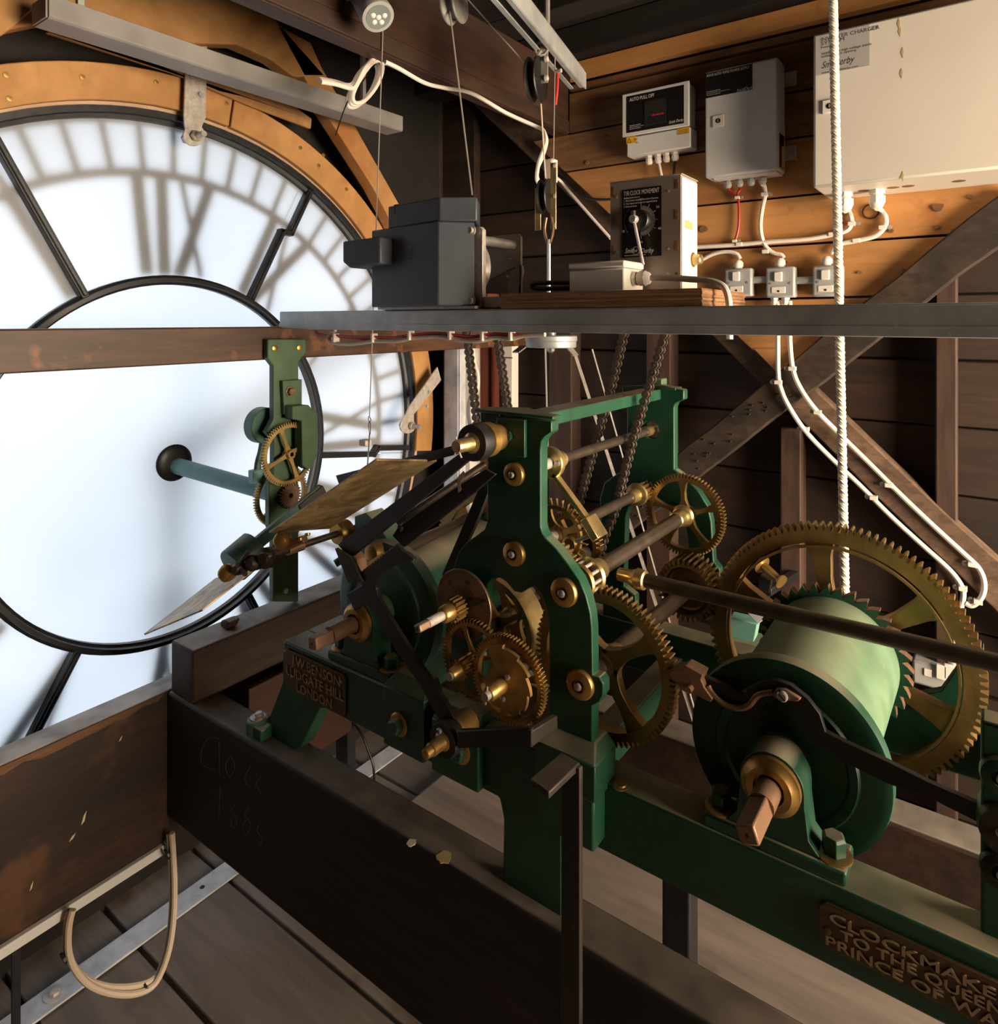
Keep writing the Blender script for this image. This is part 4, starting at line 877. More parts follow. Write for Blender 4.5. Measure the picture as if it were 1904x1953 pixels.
MB().cyl(V(q(545, 1127, 'X', MX)) + V((0,0,0)), V(q(545, 1127, 'X', MX)) + V((.002,0,0)), .006, n=12).build('bolt_hole', 'paper', mw)
uc = V(q(552, 866, 'X', MX + .02)); lc = V(q(537, 945, 'X', MX - .04)); ac = V((0, DY + .025, DZ - .025))
wu = root('dial_gear', tuple(uc), 'upper brass four-spoke wheel of the dial gearing', 'wheel', 'dial gearing wheels')
def xwheel(parent, cy, cz, x0, x1, R, n, th, rim, nsp, mat='bronze', ph=0):
    w = MB().gear(cy, cz, R, n, th, R - th - rim, XF, x0, x1, ph).build('toothed_wheel', mat, parent, 0, 30)
    for k in range(nsp): MB().spoke(cy, cz, ph + 2*math.pi*k/nsp, .006, R - th - rim + .001, .016, .008, .014, XF, x0 + .001, x1 - .001).build('spoke', mat, w)
    MB().lathe((0, cy, cz), (1,0,0), [(x0 - .008, .010), (x1 + .008, .010)], 16).build('hub', mat, w); return w
xwheel(wu, uc.y, uc.z, MX + .014, MX + .022, .0735, 70, .006, .007, 4, 'bronze', .35)
MB().cyl((MX - .03, uc.y, uc.z), (MX + .03, uc.y, uc.z), .005, n=12).build('stud', 'steel', wu)
wv = root('dial_gear', tuple(lc), 'lower brass wheel of the dial gearing, behind the bracket', 'wheel', 'dial gearing wheels')
xwheel(wv, lc.y, lc.z, MX - .045, MX - .037, .0745, 70, .006, .007, 4, 'bronze', .75)
pc = V(q(553, 945, 'X', MX + .01))
MB().gear(pc.y, pc.z, .030, 26, .006, .006, XF, MX + .002, MX + .014, 0).build('pinion', 'brown_bronze', wv, 0, 30)
MB().cyl((MX - .06, lc.y, lc.z), (MX - .012, lc.y, lc.z), .008, n=12).build('stud', 'steel', wv)
# arbor tube to the dial, hub
at_ = root('dial_arbor', (-1.69, lc.y, lc.z), 'pale teal tube arbor from the bracket to dial centre', 'arbor')
hubp = V((DX + .02, DY, DZ - .01))
tb = MB().cyl((DX + .004, DY + .004, DZ - .020), (MX - .046, lc.y, lc.z), .0205, n=28).build('tube', 'teal', at_)
MB().lathe((DX, DY, DZ - .012), (1,0,0), [(.0005, .020), (.0005, .046), (.006, .047), (.010, .042), (.012, .024)], 36).build('hub_plate', 'blackiron', at_)
# counterweight disc on the left of the bracket and weighted arm
cw = root('counterweight', tuple(V(q(500, 930, 'X', MX - .05))), 'dark green round counterweight on a bent arm beside bracket', 'counterweight')
c_ = V(q(502, 811, 'X', MX - .05))
MB().lathe(c_, (1,0,0), [(-.016, .030), (-.016, .040), (-.014, .042), (.014, .042), (.016, .040), (.016, .030), (.012, .010)], 36).build('weight_disc', 'green_blue', cw)
MB().tube([V(q(u, v, 'X', MX - .05)) for u, v in ((502, 838), (498, 862), (492, 885), (490, 915))], .008, 8, 4).build('arm', 'green_blue', cw)
MB().bar(V(q(478, 910, 'X', MX - .05)), V(q(500, 905, 'X', MX - .05)), .02, .03, (0,0,1)).build('arm_clamp', 'teal', cw, .002)
s0 = V(q(478, 813, 'X', MX - .05)); MB().cyl(s0, V(q(488, 812, 'X', MX - .05)), .006, n=10).build('thumbscrew', 'teal', cw)
wa = root('weighted_arm', tuple(V(q(605, 935, 'Y', 1.02))), 'green sloping arm with cylindrical weight at its lower end', 'counterweight')
A_ = V(q(612, 935, 'X', -1.20)); B_ = V(q(460, 1062, 'X', -1.22))
MB().bar(A_, B_, .012, .026, (0,0,1)).build('arm', 'green_blue', wa, .002)
dv = (B_ - A_).normalized(); ws = V(q(487, 1043, 'X', -1.22)); we = V(q(444, 1080, 'X', -1.22)); dw = (we-ws).normalized()
MB().lathe(ws, dw, [(-.002, .012), (0, .034), (.002, .036), (.055, .036), (.058, .034), (.058, .01)], 28).build('weight', 'green_blue', wa)
MB().bar(A_ + V((0,.01,-.005)), A_ + dv*.07 + V((0,.01,-.005)), .02, .04, (0,0,1)).build('arm_head', 'iron', wa, .003)
# ================================================================ STEEL RAIL AND WHAT STANDS ON IT
def quad(name, mat, pts, parent, bev=0): return MB().hexa(pts).build(name, mat, parent, bev)
ra, rb2 = V((-1.352, 1.006, 0)), V((.40, .955, 0))
rl2 = root('steel_rail', (-.5, .98, -.02), 'galvanised steel channel rail spanning the room at eye level', 'rail')
MB().bar(ra, rb2, .041, .041).build('channel', 'galv', rl2, .003)
sd = (rb2 - ra).cross(V((0,0,1))).normalized(); sd = sd if sd.y < 0 else -sd
MB().bar(ra + sd*.0208 + V((0,0,-.0135)), rb2 + sd*.0208 + V((0,0,-.0135)), .0012, .013).build('lower_lip', 'galv', rl2, .0005)
MB().bar(ra + V((0,.16,0)), rb2 + V((-.35,.20,0)), .041, .041).build('rear_channel', 'galv_dull', rl2, .003)
# --- auto winder
ZR = .0212
wn = root('auto_winder', (-.87, 1.0, ZR), 'dark grey sheet-metal auto winder motor unit on the rail', 'machine')
def pln(P, z0, z1, name, mat, bev=.003): return MB().prism(P, ZF, z0, z1).build(name, mat, wn, bev)
F0, F1, F2 = (-1.011, .955), (-.812, .93), (-.765, .980)
zb1, zm, zt1 = .0265, .1805, .2245
pln([F0, F1, F2, (-1.0, 1.0)], zb1, zm, 'cover', 'winder')
pln([(-.962, .953), (-.812, .934), (-.757, .976), (-.80, 1.04), (-.962, 1.05)], zm, zt1, 'upper_cover', 'winder')
p0, p1 = qq(675, 459, .93), qq(745, 455, .93)
zz0 = qq(675, 505, .93).z; zz1 = qq(720, 456, .93).z
MB().prism([(-1.052, zz1), (-.945, zz1 + .002), (-.945, zz0 - .004), (-1.03, zz0 - .008), (-1.052, zz0 + .006)], YF, .915, .97).build('motor_cap', 'winder', wn, .004)
o = qq(756, 399, .953); MB().box(o.x - .004, o.x + .008, .9500, .955, o.z - .010, o.z + .009).build('slot', 'ink_black', wn, .001)
for i, (y, nm_) in enumerate(((.985, 'front_plate'), (1.11, 'back_plate'))):
    x1_ = -.752
    pts = [(-.99, ZR + .001), (x1_, ZR + .001), (x1_, .166), (x1_ - .006, .172), (-.99, .172)]
    hl = [[(-.765 + .014*math.cos(t*.5236) + .010*math.sin(t*.5236), .080 + .032*math.sin(t*.5236)) for t in range(12)]] if i else []
    MB().prism(pts, YF, y, y + (.011 if i == 0 else .006), hl).build(nm_, 'polished' if i == 0 else 'box_metal', wn, .001)
for z_ in (.165, .036):
    MB().lathe((-.772, .980, z_), (0,-1,0), [(0, .009), (.003, .009), (.003, .0065), (.009, .006)], 14).build('bolt', 'polished', wn)
MB().cyl((-.772, .99, .150), (-.772, 1.11, .150), .0095, n=18).build('spacer', 'steel', wn)
MB().lathe((-.825, 0, .10), (0,1,0), [(1.0, .02), (1.0, .062), (1.004, .066), (1.012, .060), (1.020, .066), (1.024, .062), (1.024, .02)], 40).build('sprocket', 'polished', wn)
MB().lathe((-.86, 0, .055), (0,1,0), [(1.045, .01), (1.045, .030), (1.05, .030), (1.05, .01)], 24).build('red_disc', 'red_post', wn)
MB().box(-.752, -.70, .985, 1.116, ZR, ZR + .022).build('foot_bar', 'polished', wn, .003)
MB().box(-1.0, -.752, .962, 1.116, ZR, ZR + .005).build('base', 'steel', wn)
for u, v in ((974, 474), (974, 494), (969, 527)):
    p = qq(u, v, 1.11); MB().lathe((p.x, 1.11, p.z), (0,-1,0), [(0, .003), (.001, .003), (.0016, .002)], 8).build('rivet', 'steel', wn)
# --- plywood base
pz = ZR + .0255
pw = root('plywood_base', (-.51, 1.05, ZR), 'thick plywood offcut with rough sawn edge on the rail', 'board')
for k in range(9):
    z0 = ZR + .0255*k/9; MB().box(-.693 + (k % 2)*.0006, -.3355 - (k*7 % 3)*.0006, .960 + (k % 2)*.0008, 1.17, z0, z0 + .0255/9 - .0001).build('ply', 'ply' if k % 2 else 'brown_board', pw)
# --- clock movement
mvx0, mvx1, my = -.548, -.418, 1.092
mvt = qq(1294, 333, my).z
mv = root('clock_movement_box', (-.48, 1.13, pz), 'brushed metal clock movement box with black instruction label and knob', 'control box')
MB().box(mvx0, mvx1, my, 1.168, pz, mvt).build('case', 'box_metal', mv, .0008)
MB().box(mvx1, mvx1 + .0015, my + .002, 1.166, pz + .004, mvt - .004).build('side_panel', 'plastic_white', mv, .0004)
MB().box(mvx0 - .001, mvx1 + .002, my - .001, 1.169, mvt, mvt + .002).build('lid', 'box_metal', mv, .0005)
L0, L1 = qq(1187, 362, my).x, qq(1262, 360, my).x; lz1 = qq(1187, 363, my).z; lz0 = qq(1188, 492, my).z
lab = MB().box(L0, L1, my - .0008, my, lz0, lz1).build('instruction_label', 'label_black', mv)
yl = my - .0009
def tl(s_, u, v, w, h, parent, Y, mat='ink_white', name='print', shear=0):   # text with cap height h and width w, lower-left at pixel
    p = qq(u, v, Y); t = text(s_, name, mat, None, (0, Y, p.z), (1,0,0), (0,0,1), h/.70, .0001)
    xs = [q_.co.x for q_ in t.data.vertices]; a_, b_ = min(xs), max(xs)
    for q_ in t.data.vertices:
        q_.co.x = p.x + (q_.co.x - a_)/(b_ - a_)*w + shear*(q_.co.z - p.z - EZ)
    return attach(t, parent)
LW = L1 - L0
tl('T1R CLOCK MOVEMENT', 1190, 374, LW*.90, .0078, lab, yl)
for i, (s_, w) in enumerate((('Setting instructions:', .42), ('1. Move lever back in direction of arrow', .88), ('2. Turn hand set knob to required time', .85), ('3. Release lever', .34))):
    tl(s_, 1190, 380 + i*5.5, LW*w, .0030, lab, yl)
dc = qq(1223, 421, yl); dcx, dcz = dc.x, dc.z
tk = MB()
for k in range(31):
    a = math.pi/2 - k*math.pi/30; e = V((math.cos(a), 0, math.sin(a))); r1_ = .031 if k % 5 == 0 else .026
    tk.bar(V((dcx, yl, dcz)) + e*.018, V((dcx, yl, dcz)) + e*r1_, .0005, .0002, (0,1,0))
tk.build('scale_marks', 'ink_white', lab, 0, 0)
for s_, a in (('60', 90), ('50', 35), ('40', -25), ('30', -90), ('20', 205)):
    e = V((math.cos(math.radians(a)), 0, math.sin(math.radians(a)))); pp = V((dcx, yl, dcz)) + e*.037
    text(s_, 'scale_number', 'ink_white', lab, pp - V((.003, 0, .002)), (1,0,0), (0,0,1), .0058, .0001)
MB().lathe((dcx, my, dcz), (0,-1,0), [(0, .0195), (.012, .0185), (.014, .017), (.0145, .0)], 32).build('knob', 'black_plastic', mv)
for a0_, a1_, n_ in ((2.4, 3.8, 10),): MB().annulus(dcx, dcz, .0315, .031, YF, yl - .0001, yl, n_, a0_, a1_).build('arrow_arc', 'ink_white', lab)
kp = V((dcx - .005, my - .02, dcz + .001))
MB().lathe(kp, (0,-1,0), [(-.006, .007), (.004, .0072), (.006, .006)], 20).build('lever_boss', 'polished', mv)
MB().cyl(kp, qq(1208, 402, my - .02), .0045, n=10).build('lever_grip', 'iron', mv); MB().cyl(kp, qq(1227, 505, my - .022), .0028, n=10).build('setting_lever', 'polished', mv)
tl('Smith', 1192, 483, LW*.24, .0085, lab, yl, shear=.3); tl('Derby', 1222, 483, LW*.32, .0085, lab, yl, shear=.3)
MB().annulus(qq(1213, 478, yl).x, qq(1213, 478, yl).z, .0068, .0062, YF, yl - .0001, yl, 20).build('logo_ring', 'ink_white', lab); tl('of', 1210, 481, .006, .005, lab, yl)
tl('www.smithofderby.com', 1191, 489, LW*.55, .0026, lab, yl)
for u, v in ((1176, 376), (1177, 481), (1275, 364), (1275, 474), (1275, 521)):
    p = qq(u, v, my); MB().lathe((p.x, my, p.z), (0,-1,0), [(0, .0028), (.0006, .0028), (.001, .0012)], 10).build('screw', 'steel', mv)
for i in range(4):
    for xx in (mvx0 + .003, mvx1 - .010): MB().box(xx, xx + .005, my - .0005, my, pz + .018 + i*.052, pz + .034 + i*.052).build('tab_slot', 'brown_board', mv)
MB().lathe((mvx1 + .0015, 1.145, pz + .058), (1,0,0), [(0, .013), (.001, .013), (.001, .010), (.014, .009), (.016, .007)], 24).build('side_button', 'brass_pale', mv)
MB().box(mvx1 + .0015, mvx1 + .0018, 1.105, 1.142, mvt - .088, mvt - .074).build('side_slot', 'stain', mv, .0001)
# --- white junction box with gland and cable
jb_ = root('junction_box', (-.53, 1.03, pz), 'small white plastic junction box on the plywood', 'junction box')
jt = qq(1100, 501, 1.0).z
MB().box(-.579, -.477, 1.0, 1.075, pz, jt - .012).build('body', 'plastic_white', jb_, .003); MB().box(-.580, -.476, .999, 1.076, jt - .0115, jt).build('lid', 'plastic_white', jb_, .003)
def gland(p, ax, r, mat, parent, L=.026):
    p, ax = V(p), V(ax).normalized()
    o = MB().lathe(p, ax, [(0, r*1.12), (L*.22, r*1.12)], 6).build('gland_nut', mat, parent, .0006, 20)
    MB().lathe(p, ax, [(L*.22, r*.8), (L*.34, r*.8)], 16).build('gland_neck', mat, o)
    MB().lathe(p, ax, [(L*.34, r*1.1), (L*.72, r*1.1)], 8).build('gland_cap', mat, o, .0006, 20)
    MB().lathe(p, ax, [(L*.72, r*1.02), (L*.9, r*.85), (L, r*.55)], 16).build('gland_dome', mat, o); return p + ax*L
ge = gland((-.4765, 1.035, pz + .022), (1,0,0), .0115, 'plastic_white', jb_, .030)
cab = root('flex_cable', tuple(ge), 'white flex cable drooping off the plywood end', 'cable')
MB().tube([ge, ge + V((.02, 0, 0)), V((-.385, 1.03, pz + .018)), V((-.335, 1.02, pz + .010)), V((-.315, 1.012, pz - .012)), V((-.312, 1.01, -.028))], .0052, 10, 6).build('cable', 'cable_white', cab)
# dark motor behind
mt = root('small_motor', (-.63, 1.22, pz), 'dark ribbed cylinder motor behind the movement box', 'motor')
MB().lathe((-.60, 1.22, .075), (-1,0,0), [(0, .02), (0, .028), (.035, .028), (.038, .024), (.044, .024), (.048, .028), (.085, .028), (.088, .02)], 24).build('housing', 'galv_dull', mt)
MB().box(-.69, -.58, 1.195, 1.245, .0212, .05).build('mount', 'iron', mt, .002)
bc = root('black_lead', tuple(qq(1015, 545, 1.02)), 'thin black lead looping out behind the plywood', 'cable')
MB().tube([qq(u, v, 1.06) for u, v in ((1090, 540), (1060, 539), (1020, 541), (1014, 547), (1030, 551), (1088, 549))], .0042, 8, 5).build('cable', 'black_plastic', bc)
# ================================================================ WALL BOXES
def wbox(name, u0, u1, vt, vb, Y, mat, label, bev=.005, cat='control box'):
    a = qq(u0, vt, Y); b = qq(u0, vb, Y); c = qq(u1, vt, Y)
    r = root(name, ((a.x + c.x)/2, Y, b.z), label, cat)
    MB().box(a.x, c.x, Y, YU - .001, b.z, a.z).build('case', mat, r, bev); return r, a.x, c.x, b.z, a.z
# auto pull off unit
ap, x0, x1, z0, z1 = wbox('pull_off_unit', 1190, 1314, 182, 260, 1.89, 'box_grey', 'small grey control unit with dark screen and yellow warning labels')
fp = MB().box(x0 - .003, x1 + .003, 1.884, 1.892, z0 - .004, z1 + .002).build('front_bezel', 'box_grey', ap, .003)
la = MB().box(x0 + .012, x1 - .012, 1.8832, 1.884, z0 + .006, z1 - .008).build('front_label', 'label_black', ap)
yl = 1.8831; lw = x1 - x0 - .024
tl('AUTO PULL OFF', 1201, 194, lw*.44, .0105, la, yl)
s0 = qq(1229, 189, yl); s1 = qq(1271, 235, yl); sc_ = MB().box(s0.x, s1.x, 1.8812, 1.8832, s1.z + .002, s0.z - .006).build('screen', 'screen', la, .001)
MB().box(s0.x + .002, s1.x - .002, 1.8806, 1.8812, s1.z + .03, s0.z - .010).build('display', 'iron', sc_)
tl('18:48:26', 1243, 222, (s1.x - s0.x)*.55, .006, sc_, 1.8805, 'led_red', 'digits')
tl('Smith', 1276, 236, .018, .008, la, yl, shear=.3); tl('Derby', 1290, 233, .021, .008, la, yl, shear=.3)
for i in range(3): tl('SMITH OF DERBY LTD  112 ALFRETON ROAD', 1201, 241 + i*3.2 , lw*(.36 if i == 1 else .2), .0022, la, yl)
tb0 = qq(1196, 262, 1.895); tb1 = qq(1316, 240, 1.895); tzb = qq(1196, 297, 1.895).z
tb_ = MB().box(x0 + .008, x1 + .004, 1.893, YU - .002, tzb - .004, z0 - .004).build('terminal_cover', 'box_grey', ap, .004)
for u, v, w, h in ((1195, 275, .032, .020), (1292, 257, .036, .017)):
    p = qq(u, v, 1.892); yb_ = MB().box(p.x, p.x + w, 1.8922, 1.893, p.z, p.z + h).build('warning_label', 'yellow', ap)
    if u < 1200:
        MB().ring(p.x + .009, p.z + .009, [(-.008, -.006), (.008, -.006), (0, .008)], [(-.0055, -.0045), (.0055, -.0045), (0, .005)], YF, 1.8919, 1.8922).build('triangle', 'ink_black', yb_)
        tl('230V', 1209, 268, .012, .006, yb_, 1.8921, 'ink_black'); tl('AC', 1213, 274, .008, .006, yb_, 1.8921, 'ink_black')
    else:
        for i in range(3): tl('ISOLATE SUPPLY', 1294, 250 + 3.4*i, .030, .003, yb_, 1.8921, 'ink_black')
for i, (u, v) in enumerate(((1239, 301), (1256, 298), (1272, 296), (1288, 293))):
    p = qq(u, v, 1.925); gland((p.x, 1.925, tzb - .004), (0,0,-1), .0105, 'plastic_white', ap, .026)
# power supply
ps, x0, x1, z0, z1 = wbox('power_supply_box', 1345, 1484, 138, 340, 1.87, 'box_grey', 'tall grey enclosure with black name label and small lock')
la = MB().box(x0 + .0015, x0 + (x1-x0)*.665, 1.8694, 1.87, qq(1346, 188, 1.87).z, qq(1346, 141, 1.87).z).build('front_label', 'label_black', ps)
yl = 1.8693; tl('AW10 AUTO WIND POWER SUPPLY', 1348, 147.5, (x1-x0)*.60, .0075, la, yl)
tl('Smith', 1405, 176, .022, .009, la, yl, shear=.3); tl('Derby', 1420, 172.5, .026, .009, la, yl, shear=.3)
for i in range(3): tl('SMITH OF DERBY LTD  112 ALFRETON ROAD', 1348, 176.5 + i*3.3, (x1-x0)*(.33 if i == 1 else .2), .0022, la, yl)
def lock(u, v, Y, parent):
    p = qq(u, v, Y); o = MB().box(p.x - .016, p.x + .016, Y - .005, Y, p.z - .016, p.z + .016).build('lock_plate', 'plastic_white', parent, .002)
    MB().lathe((p.x, Y - .005, p.z), (0,-1,0), [(0, .0068), (.0008, .0068), (.001, .005)], 20).build('lock_barrel', 'iron', o); MB().box(p.x - .001, p.x + .001, Y - .0072, Y - .006, p.z - .004, p.z + .004).build('key_slot', 'polished', o)
lock(1371, 231, 1.87, ps)
for zz in (z0 + .035, z1 - .06): MB().box(x1 - .002, x1 + .03, YU - .006, YU - .001, zz, zz + .04).build('wall_bracket', 'steel', ps, .001)
sl = MB().box(x1, x1 + .0004, 1.885, 1.935, z0 + .01, z0 + .10).build('side_label', 'label_black', ps); MB().box(x1 + .0004, x1 + .0007, 1.91, 1.93, z0 + .012, z0 + .07).build('side_sticker', 'yellow', sl)
psg = []
for u, v in ((1389, 347), (1411, 346), (1433, 344), (1455, 342)):
    p = qq(u, v, 1.92); psg.append(gland((p.x, 1.92, z0), (0,0,-1), .010, 'switch_grey', ps, .026))
MB().box(x0 + .02, x1 - .005, 1.882, YU - .003, z0 - .005, z0).build('gland_plate', 'box_grey', ps, .001)
# inverter
iv, x0, x1, z0, z1 = wbox('inverter_box', 1551, 2150, 66, 359, 1.748, 'box_white', 'very large cream steel inverter enclosure at top right', .006)
la = MB().box(qq(1556, 80, 1.748).x, qq(1659, 80, 1.748).x, 1.7474, 1.748, qq(1556, 145, 1.748).z, qq(1556, 70, 1.748).z).build('front_label', 'label_grey', iv)
yl = 1.7473; tl('INVERTER CHARGER', 1566, 79.5, .122, .0088, la, yl, 'ink_black'); tl('SYSTEM', 1566, 87, .050, .0088, la, yl, 'ink_black'); tl('Powering', 1566, 93, .03, .005, la, yl, 'ink_black')
tl('WARNING high voltage inside', 1567, 105.5, .105, .0055, la, yl, 'ink_black'); tl('isolate before opening.', 1567, 110.5, .075, .0055, la, yl, 'ink_black')
tl('Smith', 1567, 131, .036, .016, la, yl, 'ink_black', shear=.3); tl('Derby', 1590, 126, .042, .016, la, yl, 'ink_black', shear=.3); tl('www.smithofderby.com', 1567, 141, .078, .0045, la, yl, 'ink_black')
lock(1583, 203, 1.748, iv)
for u, v in ((1714, 45), (1716, 60), (1721, 100), (1719, 140), (1721, 337)):
    p = qq(u, v, 1.7475); MB().prism([(p.x - .003, p.z), (p.x + .001, p.z + .012), (p.x + .003, p.z + .003), (p.x + .0015, p.z - .012)], YF, 1.7474, 1.748).build('glue_stain', 'stain', iv)
for u in (1640, 1702, 1733, 1832):
    p = V(q(u, 355, 'Z', z0)); MB().lathe((p.x, 1.85, z0), (0,0,-1), [(0, .013), (.0008, .013), (.0008, 0)], 20).build('knockout', 'brown_board', iv)
ivg = []
for u in (1613, 1673):
    p = qq(u, 365, 1.86); ivg.append(gland((p.x, 1.86, z0), (0,0,-1), .0165, 'plastic_white', iv, .045))
# switches
swt = []
for (u0, u1, vt, vb, lab_) in ((1382, 1434, 513, 566, 'leftmost of three grey metal wall switches, partly behind the flex'), (1461, 1516, 510, 568, 'middle grey metal wall switch of three, with two cables below'), (1550, 1607, 507, 566, 'rightmost of three grey metal wall switches, behind the rope')):
    r, x0, x1, z0, z1 = wbox('wall_switch', u0, u1, vt, vb, 1.912, 'switch_grey', lab_, .005, 'switch'); tag(r, group='metal wall switches')
    xc = (x0 + x1)/2 - .004
    MB().box(xc - .010, xc + .010, 1.905, 1.913, z0 + .043, z0 + .069).build('rocker', 'plastic_white', r, .002)
    MB().box(xc - .018, xc + .018, 1.9105, 1.913, z0 + .012, z0 + .029).build('fuse_holder', 'plastic_white', r, .003)
    MB().lathe((xc, 1.9105, z0 + .017), (0,-1,0), [(0, .003), (.0006, .003)], 10).build('screw', 'ink_black', r)
    for xx in (x0 + .012, x1 - .012): MB().lathe((xx, 1.912, z0 + .038), (0,-1,0), [(0, .0035), (.001, .0035), (.0014, .002)], 10).build('screw', 'steel', r)
    MB().lathe((xc, 1.93, z1), (0,0,1), [(0, .011), (.005, .011), (.005, .0135), (.016, .0135), (.020, .011), (.024, .007)], 12).build('top_gland', 'plastic_white', r)
    swt.append((x0, x1, z0, z1, xc, r))
for i in (-1, 1):
    p = (swt[1][4] + i*.014, 1.93, swt[1][2]); gland(p, (0,0,-1), .010, 'plastic_white', swt[1][5], .024)
for i in (0, 1):
    o = MB().cyl((swt[i][1], 1.93, swt[i][2] + .045), (swt[i+1][0], 1.93, swt[i][2] + .045), .010, n=14).build('conduit_link', 'galv', None)
    tag(o, 'short steel conduit joining the %s switches' % (('left and middle', 'middle and right')[i]), 'conduit', 'conduits between switches')
# ================================================================ CABLES, ROPES, CHAINS, FITTINGS
def cable(name, pts, r, mat, label, sub=6, n=8, cat='cable', group=None, parts=None):
    rt0 = root(name, tuple(pts[0]), label, cat, group); MB().tube(pts, r, n, sub).build('sheath' if cat == 'cable' else 'strand', mat, rt0); return rt0
YC = 1.942
def wpts(L, Y=YC): return [qq(u, v, Y) for u, v in L]
def clip(parent, u, v, r, Y=YC, side=1):
    p = qq(u, v, Y); MB().box(p.x - r*1.3, p.x + r*1.3, Y - r*1.25, Y + .007, p.z - r*.8, p.z + r*.8).build('cable_clip', 'plastic_white', parent, .001)
    MB().lathe((p.x + side*r*2.2, Y, p.z), (0,-1,0), [(-.007, r*.9), (.002, r*.9), (.003, r*.5)], 10).build('clip_nail', 'steel', parent)
c = cable('power_cable', [psg[0], ] + wpts([(1392, 362), (1400, 372), (1408, 378), (1410, 410), (1408, 440), (1400, 462), (1385, 468), (1340, 471), (1318, 472)]), .0035, 'wire_red', 'thin red twin wire dropping from the power supply box'); clip(c, 1407, 377, .005); clip(c, 1402, 460, .005)
MB().tube([psg[1]] + wpts([(1412, 360), (1407, 370), (1408, 378)]), .0035, 8, 4).build('sheath', 'wire_red', c)
c = cable('power_cable', [psg[3]] + wpts([(1458, 355), (1460, 372), (1455, 395), (1451, 425), (1453, 450), (1461, 470), (1475, 482), (1490, 486), (1495, 492)]), .0058, 'cable_white', 'white cable from power supply box to middle switch'); clip(c, 1459, 371, .0065); clip(c, 1461, 480, .0065)
c = cable('power_cable', [ivg[0]] + wpts([(1618, 400), (1624, 415), (1624, 428), (1615, 440), (1590, 447), (1540, 456), (1470, 461), (1400, 467), (1330, 471), (1312, 472)]), .006, 'cable_white', 'long white cable from inverter running left along the boards'); clip(c, 1625, 427, .0065); clip(c, 1588, 447, .0065, side=.1); clip(c, 1411, 466, .0065, side=.1)
c = cable('power_cable', [ivg[1]] + wpts([(1680, 400), (1690, 415), (1688, 432), (1670, 450), (1635, 459), (1605, 465), (1592, 475), (1587, 485)]), .006, 'cable_white', 'white cable from inverter curling down to right switch'); clip(c, 1684, 434, .0065); clip(c, 1634, 459, .0065, side=.1)
c = cable('power_cable', wpts([(1318, 508), (1335, 498), (1360, 485), (1385, 480), (1405, 484), (1412, 494)]), .0055, 'cable_white', 'arched white cable entering the left switch')
c = cable('power_cable', wpts([(1257, 310), (1260, 325), (1264, 345)], 1.925), .0045, 'cable_white', 'short white cable below the pull-off unit')
c = cable('power_cable', wpts([(1288, 308), (1286, 325), (1285, 345)], 1.925), .0040, 'black_plastic', 'short black cable below the pull-off unit')
# two cables down the brace
def bpts(L): return [qq(u, v, Y) for u, v, Y in L]
YZ = 1.976
c = cable('brace_cable', bpts([(1484, 575, 1.93), (1484, 650, 1.90), (1485, 715, 1.905), (1491, 745, 1.908), (1505, 775, 1.91), (1535, 820, 1.935), (1580, 868, 1.965), (1640, 925, YZ), (1700, 985, YZ), (1760, 1040, YZ), (1810, 1085, YZ), (1833, 1115, YZ), (1838, 1135, YZ), (1833, 1160, YZ)]), .0062, 'cable_white', 'left-hand white cable clipped down the diagonal brace', 5, group='cables on the diagonal brace')
for u, v, Y in ((1485, 729, 1.905), (1537, 818, 1.94), (1667, 949, YZ), (1837, 1122, YZ)): clip(c, u, v, .0068, Y, -1)
c = cable('brace_cable', bpts([(1507, 575, 1.93), (1507, 650, 1.90), (1513, 705, 1.905), (1527, 740, 1.908), (1555, 780, 1.92), (1600, 826, 1.96), (1660, 885, YZ), (1720, 945, YZ), (1780, 1002, YZ), (1840, 1057, YZ), (1868, 1085, YZ), (1878, 1115, YZ), (1872, 1140, YZ), (1855, 1155, YZ), (1842, 1150, YZ)]), .0062, 'cable_white', 'right-hand white cable clipped down the diagonal brace', 5, group='cables on the diagonal brace')
for u, v, Y in ((1512, 703, 1.905), (1560, 786, 1.925), (1696, 925, YZ), (1855, 1076, YZ), (1866, 1147, YZ)): clip(c, u, v, .0068, Y, -1)
# lower wall socket and odds behind the great wheel
r = root('wall_socket', tuple(qq(1790, 1305, 1.99)), 'grey metal double switch low on wall seen through great wheel', 'switch')
a = qq(1740, 1258, 1.97); b = qq(1836, 1305, 1.97); MB().box(a.x, b.x, 1.97, 2.055, b.z - .03, a.z).build('case', 'switch_grey', r, .006)
for u in (1796, 1811): p = qq(u, 1281, 1.968); MB().box(p.x - .011, p.x + .011, 1.962, 1.971, p.z - .018, p.z + .018).build('rocker', 'plastic_white', r, .002)
p = qq(1770, 1283, 1.968); MB().box(p.x - .008, p.x + .008, 1.967, 1.971, p.z - .009, p.z + .009).build('neon_window', 'plastic_white', r, .001)
MB().lathe((qq(1822, 1250, 2.0).x, 2.0, a.z), (0,0,1), [(0, .018), (.012, .018), (.014, .011), (.12, .010)], 14).build('conduit', 'plastic_white', r)
pb = root('paper_wrapper', tuple(V(q(1425, 1230, 'Y', 1.6))), 'crumpled green and white packet on the rear ledge', 'packet')
A1 = [qq(u, v, 1.50) for u, v in ((1392, 1178), (1445, 1190), (1438, 1225), (1388, 1215))]; MB().hexa(A1 + [p + V((0,.03,.004)) for p in A1]).build('printed_side', 'paper_green', pb, .002)
